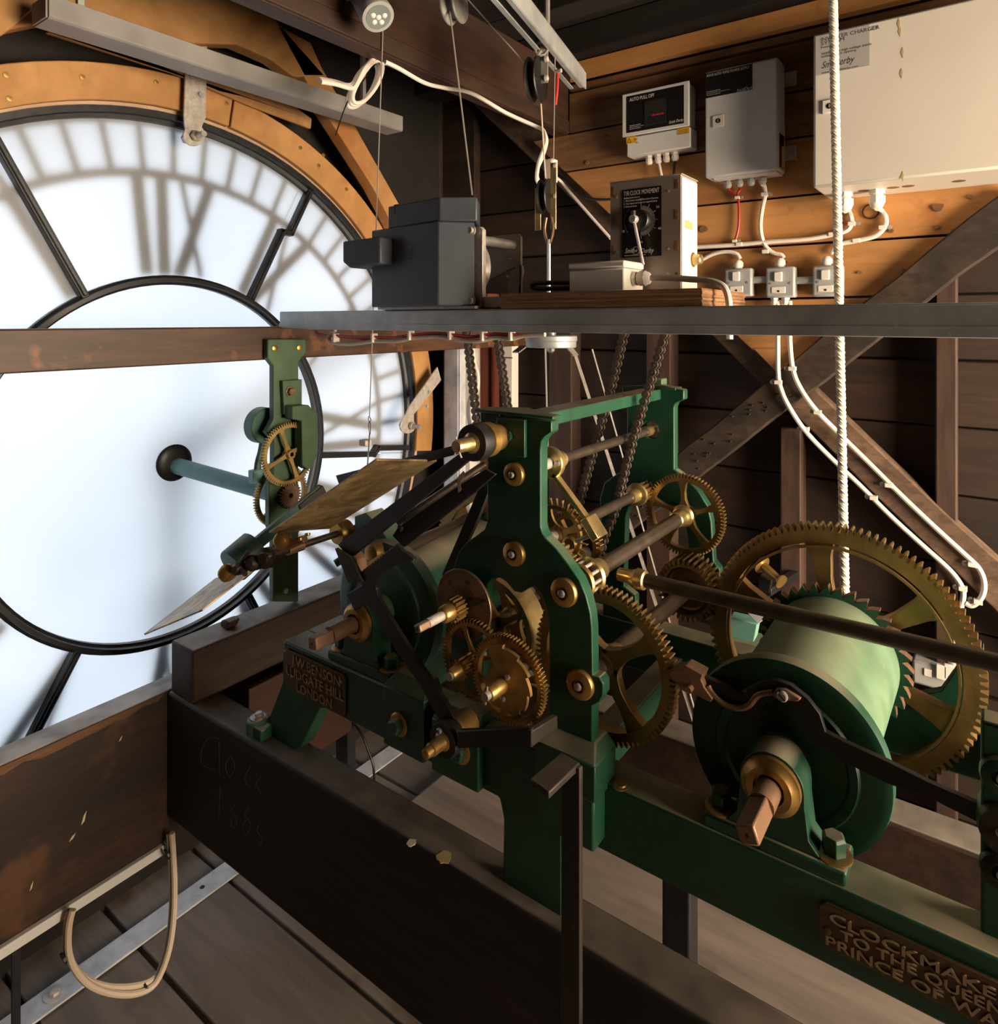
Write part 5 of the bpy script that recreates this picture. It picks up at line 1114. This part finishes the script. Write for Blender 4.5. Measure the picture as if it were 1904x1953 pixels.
A1 = [qq(u, v, 1.48) for u, v in ((1397, 1110), (1480, 1165), (1445, 1192), (1392, 1130))]; MB().hexa(A1 + [p + V((0,.02,.003)) for p in A1]).build('white_flap', 'paper', pb, .002)
sh = root('rear_ledge', (qq(1420, 1250, 1.8).x, 2.05, qq(1400, 1232, 1.5).z), 'pale green bed-rail ledge carrying a packet, stayed to the back wall', 'shelf')  # stands for the clock bed's rear rail; stay to the wall is added support
MB().box(qq(1360, 1250, 1.52).x, qq(1480, 1250, 1.52).x, 1.45, 1.60, qq(1400, 1232, 1.5).z - .03, qq(1400, 1232, 1.5).z).build('board', 'green_light', sh, .003); MB().bar((qq(1420, 1250, 1.6).x, 2.062, qq(1400, 1232, 1.5).z - .22), (qq(1420, 1250, 1.6).x, 1.55, qq(1400, 1232, 1.5).z - .035), .03, .02).build('stay', 'iron', sh, .002)
bs_ = root('brass_spool', tuple(qq(1468, 1090, 1.8)), 'small brass spool fitting on dark bracket, back wall', 'fitting')
p = qq(1468, 1090, 1.8); MB().lathe(p, (.8,-.4,-.35), [(-.03, .022), (-.024, .024), (-.02, .012), (.03, .010), (.035, .018), (.04, .018)], 20).build('spool', 'brass', bs_)
MB().bar(p + V((-.01,.01,-.02)), p + V((-.03,.05,-.10)), .03, .02, (0,1,0)).build('bracket', 'black', bs_, .002); MB().bar(p + V((-.01,.02,-.06)), (p.x + .02, 1.995, p.z - .06), .02, .02).build('wall_arm', 'black', bs_, .002); MB().bar(p + V((-.01,0,-.09)), p + V((.08,0,-.14)), .02, .02, (0,1,0)).build('arm', 'cream_wood', bs_, .002)
# rope, three strands
ro = root('rope', tuple(qq(1600, 600, 1.26)), 'white three-strand rope hanging past the cream box', 'rope')
ra_, rb_ = qq(1588, -60, 1.26), qq(1613, 1190, 1.26); nT = 420
for s_ in range(3):
    pts = []
    for i in range(nT + 1):
        t = i/nT; ph = t*2*math.pi*48 + s_*2*math.pi/3; pts.append(ra_.lerp(rb_, t) + (RT*math.cos(ph) + V((FW.x, FW.y, 0))*math.sin(ph))*.0037)
    MB().tube(pts, .0042, 6).build('strand', 'rope', ro)
# wires
def wire(name, a, b, r, mat, label, cat='wire'):
    o = MB().cyl(a, b, r, n=6).build(name, mat, None); return tag(o, label, cat)
wr_ = root('hanging_wire', tuple(qq(712, 640, 1.08)), 'thin steel wire with hook hanging before the dial', 'wire')
MB().cyl(qq(731, 45, 1.08), qq(705, 795, 1.08), .0013, n=6).build('wire', 'string', wr_)
hk = qq(705, 795, 1.08); MB().tube([hk + V((0,0,.006)), hk, hk + V((.004,0,-.006)), hk + V((0,0,-.012)), hk + V((-.004,0,-.006)), hk + V((-.003,0,.001))], .0009, 5, 4).build('hook', 'iron', wr_)
MB().tube([hk + V((0,0,-.010)), hk + V((.003,0,-.02)), hk + V((.001,0,-.042)), hk + V((-.003,0,-.02)), hk + V((0,0,-.010))], .0009, 5, 4).build('link', 'iron', wr_)
p = qq(697, 845, 1.08); MB().box(p.x - .011, p.x + .011, 1.07, 1.09, p.z - .006, p.z + .008).build('toggle', 'plastic_white', wr_, .002)
MB().cyl(hk + V((0,0,-.04)), qq(700, 905, 1.08), .0018, n=6).build('rod', 'steel', wr_)
wire('hoist_wire', qq(858, 20, 1.06), qq(901, 372, 1.04), .0016, 'string', 'braided wire from the ceiling pulley into the winder')
wire('hoist_wire', qq(880, -15, 1.15), qq(1011, 131, 1.27), .0014, 'string', 'sloping wire between ceiling pulley and pulley block')
# ceiling steel channel
ch0, ch1 = V((-.60, .45, .64)), V((-.868, 1.56, .64)); dch = (ch1 - ch0).normalized(); sch = dch.cross(V((0,0,1)))
sc2 = root('ceiling_channel', tuple(ch1), 'grey steel channel slung below the ceiling with pulley block', 'rail')
e1 = V(q(1100, 152, 'Z', .62)); e0 = V(q(975, 0, 'Z', .62)); dch = (e1 - e0).normalized(); sch = dch.cross(V((0,0,1))); s0_ = e0 - dch*.5
for k in (-1, 1): MB().bar(s0_ + sch*k*.0185, e1 + sch*k*.0185 + dch*(.02 if k > 0 else 0), .004, .042, (0,0,1)).build('flange', 'galv', sc2, .0008)
MB().bar(s0_ + V((0,0,.021)), e1 + V((0,0,.021)), .041, .003).build('web', 'galv_dull', sc2)
for k in (-1, 1): MB().bar(s0_ + sch*k*.0135 + V((0,0,-.021)), e1 + sch*k*.0135 + V((0,0,-.021)), .010, .003).build('lip', 'galv', sc2)
# pulley blocks
axd = (RT*.93 - V((FW.x, FW.y, 0))*.36).normalized()
def sheave(p, r, parent, mat='black', w=.008): MB().lathe(p, axd, [(-w, r*.2), (-w, r*.96), (-w*.85, r), (-w*.7, r*.98), (-w*.3, r*.70), (w*.3, r*.70), (w*.7, r*.98), (w*.85, r), (w, r*.96), (w, r*.2)], 32).build('sheave', mat, parent)
pb1 = root('pulley_block', tuple(qq(1022, 150, 1.27)), 'black twin-sheave pulley block hung from the steel channel', 'pulley')
pc = qq(1022, 152, 1.27); sheave(pc, .050, pb1, 'black', .013)
MB().bar(pc + axd*.020 + V((0,0,.075)), pc + axd*.020 + V((0,0,-.01)), .004, .018, axd).build('side_plate', 'galv_dull', pb1, .001)
ey = qq(1033, 92, 1.27); MB().tube([ey + RT*.014*math.cos(t*.52) + V((0,0,.016*math.sin(t*.52))) for t in range(13)], .0035, 8).build('eye', 'galv_dull', pb1)
MB().bar(ey + V((0,0,.012)), qq(1033, 62, 1.27), .022, .006, RT).build('shackle', 'galv_dull', pb1, .001); MB().bar(ey + V((0,0,-.005)), pc + V((0,0,.045)), .016, .006, axd).build('strap', 'galv_dull', pb1, .001)
for dz in (.042, .0): MB().lathe(pc + axd*.022 + V((0,0,dz)), axd, [(0, .008), (.006, .007), (.008, .004)], 8).build('nut', 'polished', pb1)
pb2 = root('pulley_block', tuple(qq(1047, 440, 1.30)), 'lower brass-sided pulley block with shackle and thin rod', 'pulley')
pc2 = qq(1041, 375, 1.30); sheave(pc2, .040, pb2, 'black', .011)
for k in (1, -1): MB().bar(pc2 + axd*.018*k + V((0,0,.075 if k > 0 else .02)), pc2 + axd*.018*k + V((0,0,-.075)), .004, .014, axd).build('side_plate', 'brass_pale', pb2, .001)
for dz in (.068, .0, -.066): MB().lathe(pc2 + axd*.019 + V((0,0,dz)), axd, [(0, .006), (.005, .006), (.006, .003)], 8).build('nut', 'polished', pb2)
sk = qq(1047, 440, 1.30); MB().tube([sk + V((0,0,.03)) - axd*.006, sk - axd*.010, sk + V((0,0,-.03)), sk + axd*.010, sk + V((0,0,.03)) + axd*.006], .0035, 8, 5).build('shackle', 'brown_bronze', pb2)
MB().cyl(sk + V((0,0,-.02)), qq(1047, 560, 1.30), .0045, n=8).build('rod', 'galv', pb2)
wire('block_wire', qq(1032, 198, 1.28), qq(1041, 345, 1.30), .0018, 'cable_cream', 'cream cord between the two pulley blocks')
rw = root('safety_wire', tuple(qq(1062, 130, 1.32)), 'thin wire with red heat-shrink sleeve below channel end', 'wire')
MB().cyl(qq(1059, 108, 1.32), qq(1056, 305, 1.30), .0013, n=6).build('wire', 'string', rw); MB().tube([qq(1064, 140, 1.32), qq(1063, 170, 1.32), qq(1061, 188, 1.32), qq(1060, 200, 1.32)], .0034, 8, 4).build('sleeve', 'red', rw); MB().lathe(qq(1065, 136, 1.32), (1,0,0), [(-.008, .005), (.008, .005)], 8).build('clamp', 'polished', rw)
cp = root('ceiling_pulley', tuple(qq(868, 15, 1.08)), 'dull steel pulley wheel pair at the top edge', 'pulley')
pc3 = qq(866, 8, 1.08); sheave(pc3, .040, cp, 'galv_dull', .016); MB().bar(pc3, pc3 + V((0,0,.09)), .03, .012, axd).build('hanger', 'iron', cp, .002)
# spotlight
sl_ = root('spotlight', tuple(qq(690, -20, .98)), 'grey cylindrical spot lamp with five LEDs on the ceiling beam', 'spotlight')
f_ = qq(722, 33, .98); dl = (RT*.45 - V((0,0,1))*.80 - V((FW.x, FW.y, 0))*.50).normalized(); b__ = f_ - dl*.095
MB().lathe(f_, -dl, [(0, .030), (.001, .034), (.003, .0345), (.020, .0345), (.021, .033), (.09, .032), (.10, .028)], 32).build('body', 'grey_paint', sl_)
ln = MB().lathe(f_, -dl, [(.003, .0265), (.0, .0268), (-.0008, .026), (-.001, .0)], 28).build('lens', 'lens', sl_)
a_, b_ = basis(dl)
for k in range(5):
    an_ = k*2*math.pi/5; pp = f_ + dl*.001 + (a_*math.cos(an_) + b_*math.sin(an_))*(.013 if k < 4 else .0); MB().lathe(pp, dl, [(0, .006), (.001, .0055), (.003, .002)], 12).build('led', 'ink_white', ln)
MB().lathe(qq(655, -8, .98), (0,0,1), [(0, .022), (.012, .024), (.05, .024)], 24).build('mount', 'grey_paint', sl_); MB().cyl(qq(660, -5, .98), b__, .008, n=10).build('arm', 'grey_paint', sl_)
# batten light
bt = root('batten_light', tuple(V(q(400, 130, 'X', -1.5))), 'long grey linear batten light fitting above the dial', 'light fitting')
BXp = -1.50
def bq(u, v, x=BXp): return V(q(u, v, 'X', x))
Pa, Pb = bq(66, 44), bq(735, 258); Ta, Tb = bq(84, 8), bq(762, 233)
hh = .028
L0_, L1_ = bq(74, 30), bq(748, 245)
dB = V((0, 1, 0)); y0_, y1_ = (Pa.y + Ta.y)/2, (Pb.y + Tb.y)/2; zt_, zb_ = (L0_.z + L1_.z)/2 + .004, 0
zc = (bq(74, 30).z + bq(748, 245).z)/2; 
MB().prism([(-1.53, zc + .030), (-1.455, zc + .030), (-1.455, zc - .012), (-1.46, zc - .016), (-1.525, zc - .016), (-1.53, zc - .012)], Fr((0,0,0), (1,0,0), (0,0,1), (0,1,0)), y0_, y1_).build('housing', 'batten', bt, .001)
MB().box(-1.525, -1.46, y0_ - .004, y0_, zc - .014, zc + .028).build('end_cap', 'batten', bt, .001); MB().box(-1.525, -1.46, y1_, y1_ + .004, zc - .014, zc + .028).build('end_cap', 'batten', bt, .001)
for u in (150, 690):
    yy = bq(u, 60).y; MB().box(-1.50, -1.488, yy - .006, yy + .006, zc + .03, CE).build('drop_rod', 'grey_paint', bt)
# dial clamps
def xclamp(pts, xa, label, bolts, rod_):
    r = root('dial_clamp', tuple(V(q(*pts[0], 'X', xa))), label, 'bracket', 'steel dial clamps'); MB().prism(qX(xa, *pts), XF, xa - .006, xa).build('strap', 'polished', r, .001)
    for u, v, rr in bolts:
        p = V(q(u, v, 'X', xa)); MB().lathe(p, (1,0,0), [(0, rr*1.5), (.002, rr*1.5), (.002, rr), (.008, rr*.9)], 8).build('bolt', 'galv', r)
    p = V(q(*rod_, 'X', xa)); o = MB().cyl(p + V((-.045,0,0)), p + V((.045,0,0)), .0075, n=12).build('threaded_rod', 'steel', r)
    for d_ in (-.042, .004): MB().lathe(p + V((d_,0,0)), (1,0,0), [(0, .014), (.010, .014)], 6).build('nut', 'steel', o, .001, 20)
    return r
def rnd(u, v, r, a0, a1, n=10): return [(u + r*math.cos(a0 + (a1-a0)*i/n), v + r*math.sin(a0 + (a1-a0)*i/n)) for i in range(n+1)]
xclamp([(355, 35), (396, 50), (393, 225), (386, 240)] + rnd(371, 258, 21, -.8, math.pi + .6) + [(352, 236), (351, 225), (355, 120)], -1.63, 'steel strap clamp gripping the top of the dial', [(381, 181, .007), (387, 66, .005), (365, 145, .005)], (371, 260))
xclamp([(835, 700), (842, 725), (790, 790), (790, 800)] + rnd(778, 812, 15, -.6, 2.8) + [(768, 800), (775, 790), (782, 775)], -1.60, 'grey steel strap clamp at the right side of dial', [(817, 748, .006), (813, 775, .006)], (783, 812))
# loose cables by the batten
lc_ = root('coiled_cable', tuple(bq(715, 130, -1.30)), 'coil of white cable tied up under ceiling beam', 'cable')
for k, dx in enumerate((0, .06, .12)):
    L = [(610, 153), (640, 158), (665, 165), (676, 160), (690, 135), (710, 115), (722, 120), (724, 140), (712, 170), (690, 196), (672, 200), (668, 185), (680, 158), (705, 120), (722, 112), (735, 118)]
    MB().tube([bq(u + (k-1)*(5 if 3 < j_ < 13 else 2), v + (k-1)*(-4 if 3 < j_ < 13 else 3), -1.28 + dx) for j_, (u, v) in enumerate(L)], .005, 8, 5).build('sheath', 'cable_white', lc_)
MB().tube([bq(735, 118, -1.10), bq(760, 130, -1.095), bq(810, 158, -1.09), bq(850, 168, -1.08), bq(900, 178, -1.02), bq(965, 215, -.98), bq(1020, 240, -.93), bq(1037, 250, -.90), bq(1040, 275, -.88), bq(1028, 310, -.88), bq(1024, 340, -.88), bq(1030, 352, -.88)], .005, 8, 6).build('sheath', 'cable_white', lc_)
MB().tube([bq(727, 105, -1.26), bq(700, 145, -1.26), bq(665, 190, -1.26), bq(640, 258, -1.26)], .0016, 6, 4).build('cable_tie', 'black_plastic', lc_)
# cable down beside the lower block to the brace
c = cable('brace_lead', [qq(u, v, Y) for u, v, Y in ((1038, 250, 1.6), (1043, 270, 1.6), (1035, 300, 1.62), (1024, 330, 1.65), (1035, 352, 1.7), (1062, 340, 1.93), (1090, 370, 1.965), (1125, 410, 1.965), (1165, 455, 1.965))], .005, 'cable_white', 'white cable lying along the upper brace')
c = cable('brace_lead', [qq(u, v, Y) for u, v, Y in ((1060, 330, 1.965), (1080, 345, 1.96), (1110, 372, 1.94), (1135, 380, 1.94), (1165, 380, 1.94))], .004, 'black_plastic', 'thin black lead crossing to the movement box')
tr = root('trunking_offcut', tuple(qq(1049, 310, 1.70)), 'short cream trunking piece behind pulley block', 'trunking'); a = qq(1040, 304, 1.72); b = qq(1054, 345, 1.72); MB().box(a.x, b.x, 1.72, 1.75, b.z, a.z).build('body', 'plastic_white', tr, .001); MB().box(a.x + .003, b.x - .003, 1.717, 1.72, b.z + .004, a.z - .004).build('cover', 'cable_cream', tr, .001)
# vertical trunking on the back wall left
t1 = root('metal_trunking', tuple(qq(866, 870, 1.90)), 'silver metal cable trunking beside the dial frame', 'trunking')
a = qq(846, 640, 1.90); b = qq(878, 900, 1.90); MB().box(a.x, b.x, 1.90, 1.98, -1.3, a.z).build('body', 'alu', t1, .003); MB().box(a.x + .008, b.x - .008, 1.896, 1.90, -1.3, a.z).build('cover', 'alu', t1, .002)
a = qq(880, 660, 1.93); b = qq(897, 900, 1.93); MB().box(a.x, b.x, 1.93, 2.0, -1.0, a.z).build('side_box', 'box_white', t1, .003)
t2 = root('white_trunking', tuple(qq(967, 790, 1.96)), 'narrow white plastic trunking on the back wall', 'trunking'); a = qq(959, 640, 1.95); b = qq(977, 900, 1.95); MB().box(a.x, b.x, 1.95, 1.99, -1.0, a.z).build('body', 'plastic_white', t2, .002); MB().box(a.x - .001, b.x + .002, 1.948, 1.95, qq(960, 682, 1.95).z - .002, qq(960, 682, 1.95).z + .002).build('tie', 'black_plastic', t2)
c = root('cable_bundle', tuple(qq(905, 800, 1.85)), 'bundle of white cables hanging beside red post', 'cable')
for k in range(3): MB().tube([qq(u + k*3, v, 1.86 - k*.012) for u, v in ((893, 640), (899, 690), (906, 715), (905, 745), (896, 760), (893, 790), (900, 825), (905, 850))], .006, 8, 5).build('sheath', 'cable_white', c)
th = wire('thin_cable', qq(1040, 640, 1.92), qq(1046, 880, 1.95), .003, 'string', 'thin grey cable clipped to the brown post', 'cable')
# cables under the steel rail
ur = root('rail_wiring', tuple(qq(800, 640, .99)), 'red and cream wires tied along the underside of rail', 'cable')
MB().tube([qq(u, v, .992) for u, v in ((640, 630), (630, 638), (628, 648), (638, 654), (670, 656), (712, 651), (760, 650), (785, 645), (830, 642), (860, 645), (885, 650), (915, 650), (945, 644), (975, 646), (1000, 640), (1040, 638))], .0042, 8, 5).build('sheath', 'cable_cream', ur)
for k in range(3): MB().tube([qq(u, v + k*1.6, .990 + k*.003) for u, v in ((602, 630), (612, 637), (640, 639), (690, 642 + k), (715, 642), (750, 643 - k), (785, 638), (830, 634), (862, 637), (900, 641), (940, 636), (990, 637))], .0019, 6, 5).build('red_wire', 'red', ur)
for u, v in ((640, 645), (713, 645), (783, 640), (860, 639), (922, 641), (976, 640)): p = qq(u, v, .99); MB().box(p.x - .003, p.x + .003, .983, .999, p.z - .009, p.z + .010).build('cable_tie', 'plastic_white', ur, .001)
# round galvanised plate with hanging strips
gp = root('ceiling_rose', tuple(qq(1050, 650, 1.33)), 'round galvanised plate with bent straps under the rail', 'plate')
c3 = qq(1051, 651, 1.33); MB().lathe(c3, (0,0,1), [(-.014, .02), (-.014, .056), (-.012, .058), (.0, .058), (.002, .060), (.012, .060), (.014, .056)], 40).build('plate', 'galv', gp)
MB().bar(qq(1000, 660, 1.31), qq(984, 672, 1.28), .02, .003, (0,0,1)).build('strap', 'steel', gp); MB().bar(qq(1086, 663, 1.33), qq(1098, 678, 1.33), .025, .003, (0,0,1)).build('strap', 'steel', gp); MB().lathe(c3 + V((0,0,-.014)), (0,0,-1), [(0, .010), (.008, .009), (.012, .005)], 8).build('nut', 'steel', gp)
MB().cyl((c3.x, c3.y, c3.z + .012), (c3.x, c3.y, .05), .012, n=12).build('stem', 'galv', gp)
for i, (pa_, pb_, w_, lab_) in enumerate((((1098, 678), (1325, 1380), .007, 'wide pale steel strip hanging behind the rear plate'), ((1130, 666), (1330, 1370), .003, 'thin pale steel rod hanging behind the rear plate'))):
    tag(MB().bar(qq(*pa_, 1.36), qq(*pb_, 1.36), w_, .003, FW).build('hanging_strip', 'polished', None), lab_, 'rod')
# chains
def chain(name, pts, label, pitch=.0135, w=.0145):
    rt0 = root(name, tuple(pts[0]), label, 'chain', 'roller chains'); pts = smooth([V(p) for p in pts], 24); L = [0]
    for a, b in zip(pts, pts[1:]): L.append(L[-1] + (b-a).length)
    def at(s):
        for i in range(len(L)-1):
            if L[i+1] >= s: return pts[i].lerp(pts[i+1], (s-L[i])/max(1e-9, L[i+1]-L[i]))
        return pts[-1]
    n = int(L[-1]/pitch); pr = []
    for k in range(2):
        mb = MB(); hw = w*(.5 if k else .36)
        for s_ in (-1, 1):
            for z_ in (0, -pitch): mb.lathe((0, s_*hw, z_), (0,1,0), [(-.0009, .0068), (.0009, .0068)], 8)
            mb.box(-.0036, .0036, s_*hw - .0008, s_*hw + .0008, -pitch, 0)
        mb.lathe((0,0,0), (0,1,0), [(-w*.62, .0017), (-w*.3, .0017), (-w*.3, .0042), (w*.3, .0042), (w*.3, .0017), (w*.62, .0017)], 8)
        pr.append(proto(mb, 'link', 'chain_steel'))
    for i in range(n):
        a, b = at(i*pitch), at((i+1)*pitch); d = b - a; ang = math.atan2(-d.x, -d.z)
        inst(pr[i % 2], a, rt0, (0, math.atan2(-d.x, -d.z), 0))
    return rt0
YCH = 1.10
chain('drive_chain', [(-.445, YCH, -.012), (-.47, YCH, -.09), (-.508, YCH, -.21), (-.541, YCH, -.335), (-.5615, YCH, -.386), (-.575, YCH, -.43)], 'right roller chain passing in front of the pallet arbor')
chain('drive_chain', [(-.522, YCH, -.012), (-.55, YCH, -.12), (-.583, YCH, -.228), (-.615, YCH, -.338), (-.63, YCH, -.40)], 'second roller chain from right, passing behind the top bar')
chain('drive_chain', [(-.882, 1.03 + .07, -.012), (-.870, YCH, -.10), (-.857, YCH, -.188), (-.845, YCH, -.27)], 'leftmost roller chain dropping beside the red post')
chain('drive_chain', [(-.805, YCH, -.012), (-.790, YCH, -.10), (-.775, YCH, -.183), (-.760, YCH, -.27)], 'roller chain second from left, over the white trunking')
ck = MB().gear(-.60, -.425, .040, 20, .006, .012, YF, 1.097, 1.103, 0, 'cog'); spk = root('chain_sprocket', (-.60, 1.1, -.425), 'toothed steel sprocket at the foot of the right chains', 'sprocket'); ck.build('toothed_disc', 'iron', spk, 0, 30); MB().cyl((-.60, 1.07, -.425), (-.60, 1.13, -.425), .014, n=16).build('hub', 'shaft', spk)
# ================================================================ LOWER LEFT: FLOOR ITEMS
fs = root('floor_strip', tuple(V(q(235, 1790, 'Z', -1.42))), 'flat aluminium strip bolted to the dusty floorboards', 'strip')
A2 = [V(q(u, v, 'Z', -1.414)) for u, v in ((44, 1921), (55, 1953), (447, 1668), (426, 1649))]; xa = (A2[0].x + A2[3].x)/2 - .006; xb_ = (A2[1].x + A2[2].x)/2 + .004
MB().box(xa, xb_, -.2, 1.7, -1.4188, -1.414).build('bar', 'alu', fs, .001)
p = V(q(104, 1897, 'Z', -1.414)); MB().lathe((p.x, p.y, -1.414), (0,0,1), [(0, .020), (.002, .020), (.002, .010)], 24).build('washer', 'polished', fs); MB().lathe((p.x, p.y, -1.412), (0,0,1), [(0, .010), (.006, .009), (.006, .0)], 6).build('bolt', 'polished', fs)
p = V(q(386, 1692, 'Z', -1.414)); MB().lathe((p.x, p.y, -1.4141), (0,0,1), [(0, .006), (.0004, .006)], 14).build('hole', 'ink_black', fs)
ls = root('light_strip', (-1.385, .3, -1.11), 'pale grey angle strip fixed below the side beam', 'strip')
MB().box(-1.412, -1.390, -.7, .735, -1.110, -1.0905).build('angle', 'box_grey', ls, .001); MB().box(-1.47, -1.412, -.7, 1.6, -1.100, -1.0905).build('flange', 'box_grey', ls)
cbz = root('hanging_cables', tuple(V(q(240, 1860, 'X', -1.36))), 'loop of two cream cables drooping below the side beam', 'cable')
for k in range(2):
    L = [(134, 1735), (127, 1765), (126, 1810 + k*3), (138, 1840 + k*8), (165, 1868 + k*10), (205, 1882 + k*12), (250, 1882 + k*14), (285, 1872 + k*10), (305, 1850), (320, 1800), (327, 1740), (328, 1680), (325, 1620), (323, 1588)]
    MB().tube([V(q(u + k*5, v, 'X', -1.375 + k*.010)) for u, v in L], .0058, 8, 5).build('sheath', 'cable_cream', cbz)
for u, v in ((130, 1822), (285, 1877), (325, 1625)): p = V(q(u, v, 'X', -1.372)); MB().lathe(p + V((0,-.01,0)), (0,1,.3), [(0, .011), (.004, .011)], 10).build('cable_tie', 'black_plastic', cbz)
ip = root('iron_post', tuple(qq(1290, 1840, 1.05)), 'black iron post standing under the front rail', 'post'); a = qq(1262, 1700, 1.05); b = qq(1316, 1700, 1.05); MB().box(a.x, b.x, 1.05, 1.09, -1.41, -.86).build('shaft', 'black', ip, .004); MB().box(a.x - .02, b.x + .02, 1.03, 1.11, -1.42, -1.41).build('foot', 'black', ip, .002)
ip2 = root('iron_post', tuple(qq(650, 1440, 1.22)), 'slim blue-black post behind the left lugs', 'post'); a = qq(640, 1380, 1.22); b = qq(663, 1380, 1.22); MB().box(a.x, b.x, 1.22, 1.25, -1.41, -.70).build('shaft', 'blackiron', ip2, .003); MB().box(a.x - .02, b.x + .02, 1.2, 1.27, -1.42, -1.41).build('foot', 'black', ip2, .002)
c = cable('thin_lead', [qq(u, v, 1.15) for u, v in ((675, 1380), (690, 1400), (702, 1430), (712, 1460), (714, 1490))], .003, 'black_plastic', 'thin dark lead drooping below the left lugs')
sb2 = root('stone_slab', (-1.0, 1.6, -1.2), 'pale chipped plaster slab lying on the floor behind beam', 'slab')
random.seed(4); A3 = [(-1.36, 1.30), (-.95, 1.29), (-.45, 1.30), (.1, 1.31), (.1, 1.98), (-.5, 2.0), (-1.1, 1.99), (-1.36, 1.97)]
MB().prism(A3, ZF, -1.415, -1.385).build('slab', 'floor_wood', sb2, .01)
# chalk marks and stains on the beam
def mark(name, pts, mat, label, cat='mark', r=.0006):
    o = MB().tube(pts, r, 5, 6).build(name, mat, None); return tag(o, label, cat)
Yk = .7398
ckm = root('chalk_writing', tuple(qq(440, 1500, Yk)), 'faint scratched writing CLOCK 1888 on the dark beam', 'writing')
for L in ([(420, 1410), (398, 1408), (385, 1430), (384, 1455), (398, 1465), (412, 1468)], [(418, 1415), (419, 1478)], [(440, 1442), (430, 1460), (438, 1482), (448, 1462), (440, 1442)], [(478, 1461), (468, 1480), (470, 1495), (478, 1502)], [(489, 1474), (487, 1508)], [(498, 1482), (489, 1494), (498, 1514)], [(420, 1500), (418, 1560)], [(449, 1532), (441, 1548), (452, 1562), (446, 1580), (440, 1565), (449, 1550)], [(476, 1540), (467, 1555), (478, 1572), (470, 1592), (463, 1575), (474, 1560)], [(496, 1570), (490, 1585), (500, 1600), (494, 1615)]):
    MB().tube([qq(u, v, Yk) for u, v in L], .0005, 5, 5).build('stroke', 'chalk', ckm)
for (u, v, rr, lab_) in ((847, 1636, .011, 'round tan dropping stain on the beam top'), (785, 1607, .007, 'small white dropping stain on the beam top')):
    p = V(q(u, v, 'Z', -.776)); random.seed(u); pts = [(p.x + rr*(1 + random.uniform(-.25, .25))*math.cos(t*.45), p.y + rr*(1 + random.uniform(-.25, .25))*math.sin(t*.45)) for t in range(14)]
    tag(MB().prism(pts, ZF, -.7762, -.7752).build('dropping_stain', 'stain' if u > 800 else 'dust_white', None), lab_, 'stain')

br_ = root('angle_bracket', tuple(V(q(40, 1880, 'Z', -1.42))), 'dark steel angle upright at the lower left corner', 'bracket')
p = V(q(40, 1820, 'X', -1.40)); MB().box(-1.405, -1.40, p.y - .014, p.y, -1.419, -1.112).build('flange', 'blackiron', br_, .001); MB().box(-1.43, -1.405, p.y - .003, p.y, -1.419, -1.112).build('flange', 'galv_dull', br_, .001)

# nails in the old brace, knots and a ring stain on the boards
nl = proto(MB().lathe((0,0,0), (0,-1,0), [(0, .0028), (.006, .0022), (.007, .001)], 6), 'nail', 'iron')
ob = [o for o in bpy.data.objects if o.name.startswith('diagonal_brace') and 'charred' in o.get('label', '')][0]
random.seed(11)
for k in range(46):
    t = random.random()*.5; s2 = random.uniform(-26, 26); u = 1180 + t*2*330 + s2*.45; v = 995 - t*2*262 + s2*.8
    pp = qq(u, v, 1.9215); inst(nl, pp, ob)
for u, v, r_ in ((1612, 461, .007), (1700, 440, .006), (1788, 433, .006), (1821, 440, .007), (1852, 375, .006), (1690, 548, .008), (1724, 515, .006), (1500, 500, .004), (1342, 437, .012), (1120, 310, .007), (1230, 205, .006), (1152, 258, .006), (1790, 395, .012), (1640, 520, .005)):
    p = qq(u, v, YU - .0004); random.seed(u); pts = [(p.x + r_*random.uniform(.75, 1.2)*math.cos(t*.63), p.z + r_*.8*random.uniform(.75, 1.2)*math.sin(t*.63)) for t in range(10)]
    MB().prism(pts, YF, YU - .0006, YU + .004).build('knot', 'brown_board', wb)
p = qq(1661, 403, YU); MB().annulus(p.x, p.z, .0195, .0165, YF, YU - .0006, YU + .003, 28).build('ring_stain', 'dark_board', wb)

for t in (.1, .75):
    hp_ = s0_.lerp(e1, t); MB().cyl((hp_.x, hp_.y, hp_.z + .02), (hp_.x, hp_.y, CE), .006, n=8).build('hanger_rod', 'galv_dull', sc2)
MB().bar(pc3 + V((0,0,.08)), (pc3.x, pc3.y, CE), .02, .01).build('hanger', 'iron', cp); q0 = qq(655, -8, .98); MB().cyl((q0.x, q0.y, q0.z + .04), (-1.118 + .03, q0.y, q0.z + .05), .012, n=10).build('base', 'grey_paint', sl_)

# worn orange edge and flecks on the side beam, smear on the splayed leg
random.seed(21); lo = []; yy = -.75
while yy < .735: lo.append((yy, -.7775 - .006 - random.random()*.012)); yy += .03
wood('worn_edge', (.085, .036, .011), (.19, .085, .027), 'Y', 14, .6)
MB().prism([(-.75, -.7775), (.735, -.7775)] + lo[::-1], XF, -1.3954, -1.3946).build('worn_edge', 'worn_edge', bb)
for u, v, w_, h_ in ((160, 1560, .010, .022), (138, 1597, .012, .010), (230, 1409, .007, .009), (60, 1690, .006, .014)):
    p = V(q(u, v, 'X', -1.395)); MB().prism([(p.y - w_/2, p.z - h_/2), (p.y + w_*.1, p.z - h_*.3), (p.y + w_/2, p.z + h_/2), (p.y - w_*.05, p.z + h_*.2)], XF, -1.3953, -1.3946).build('paint_fleck', 'dust_white', bb)
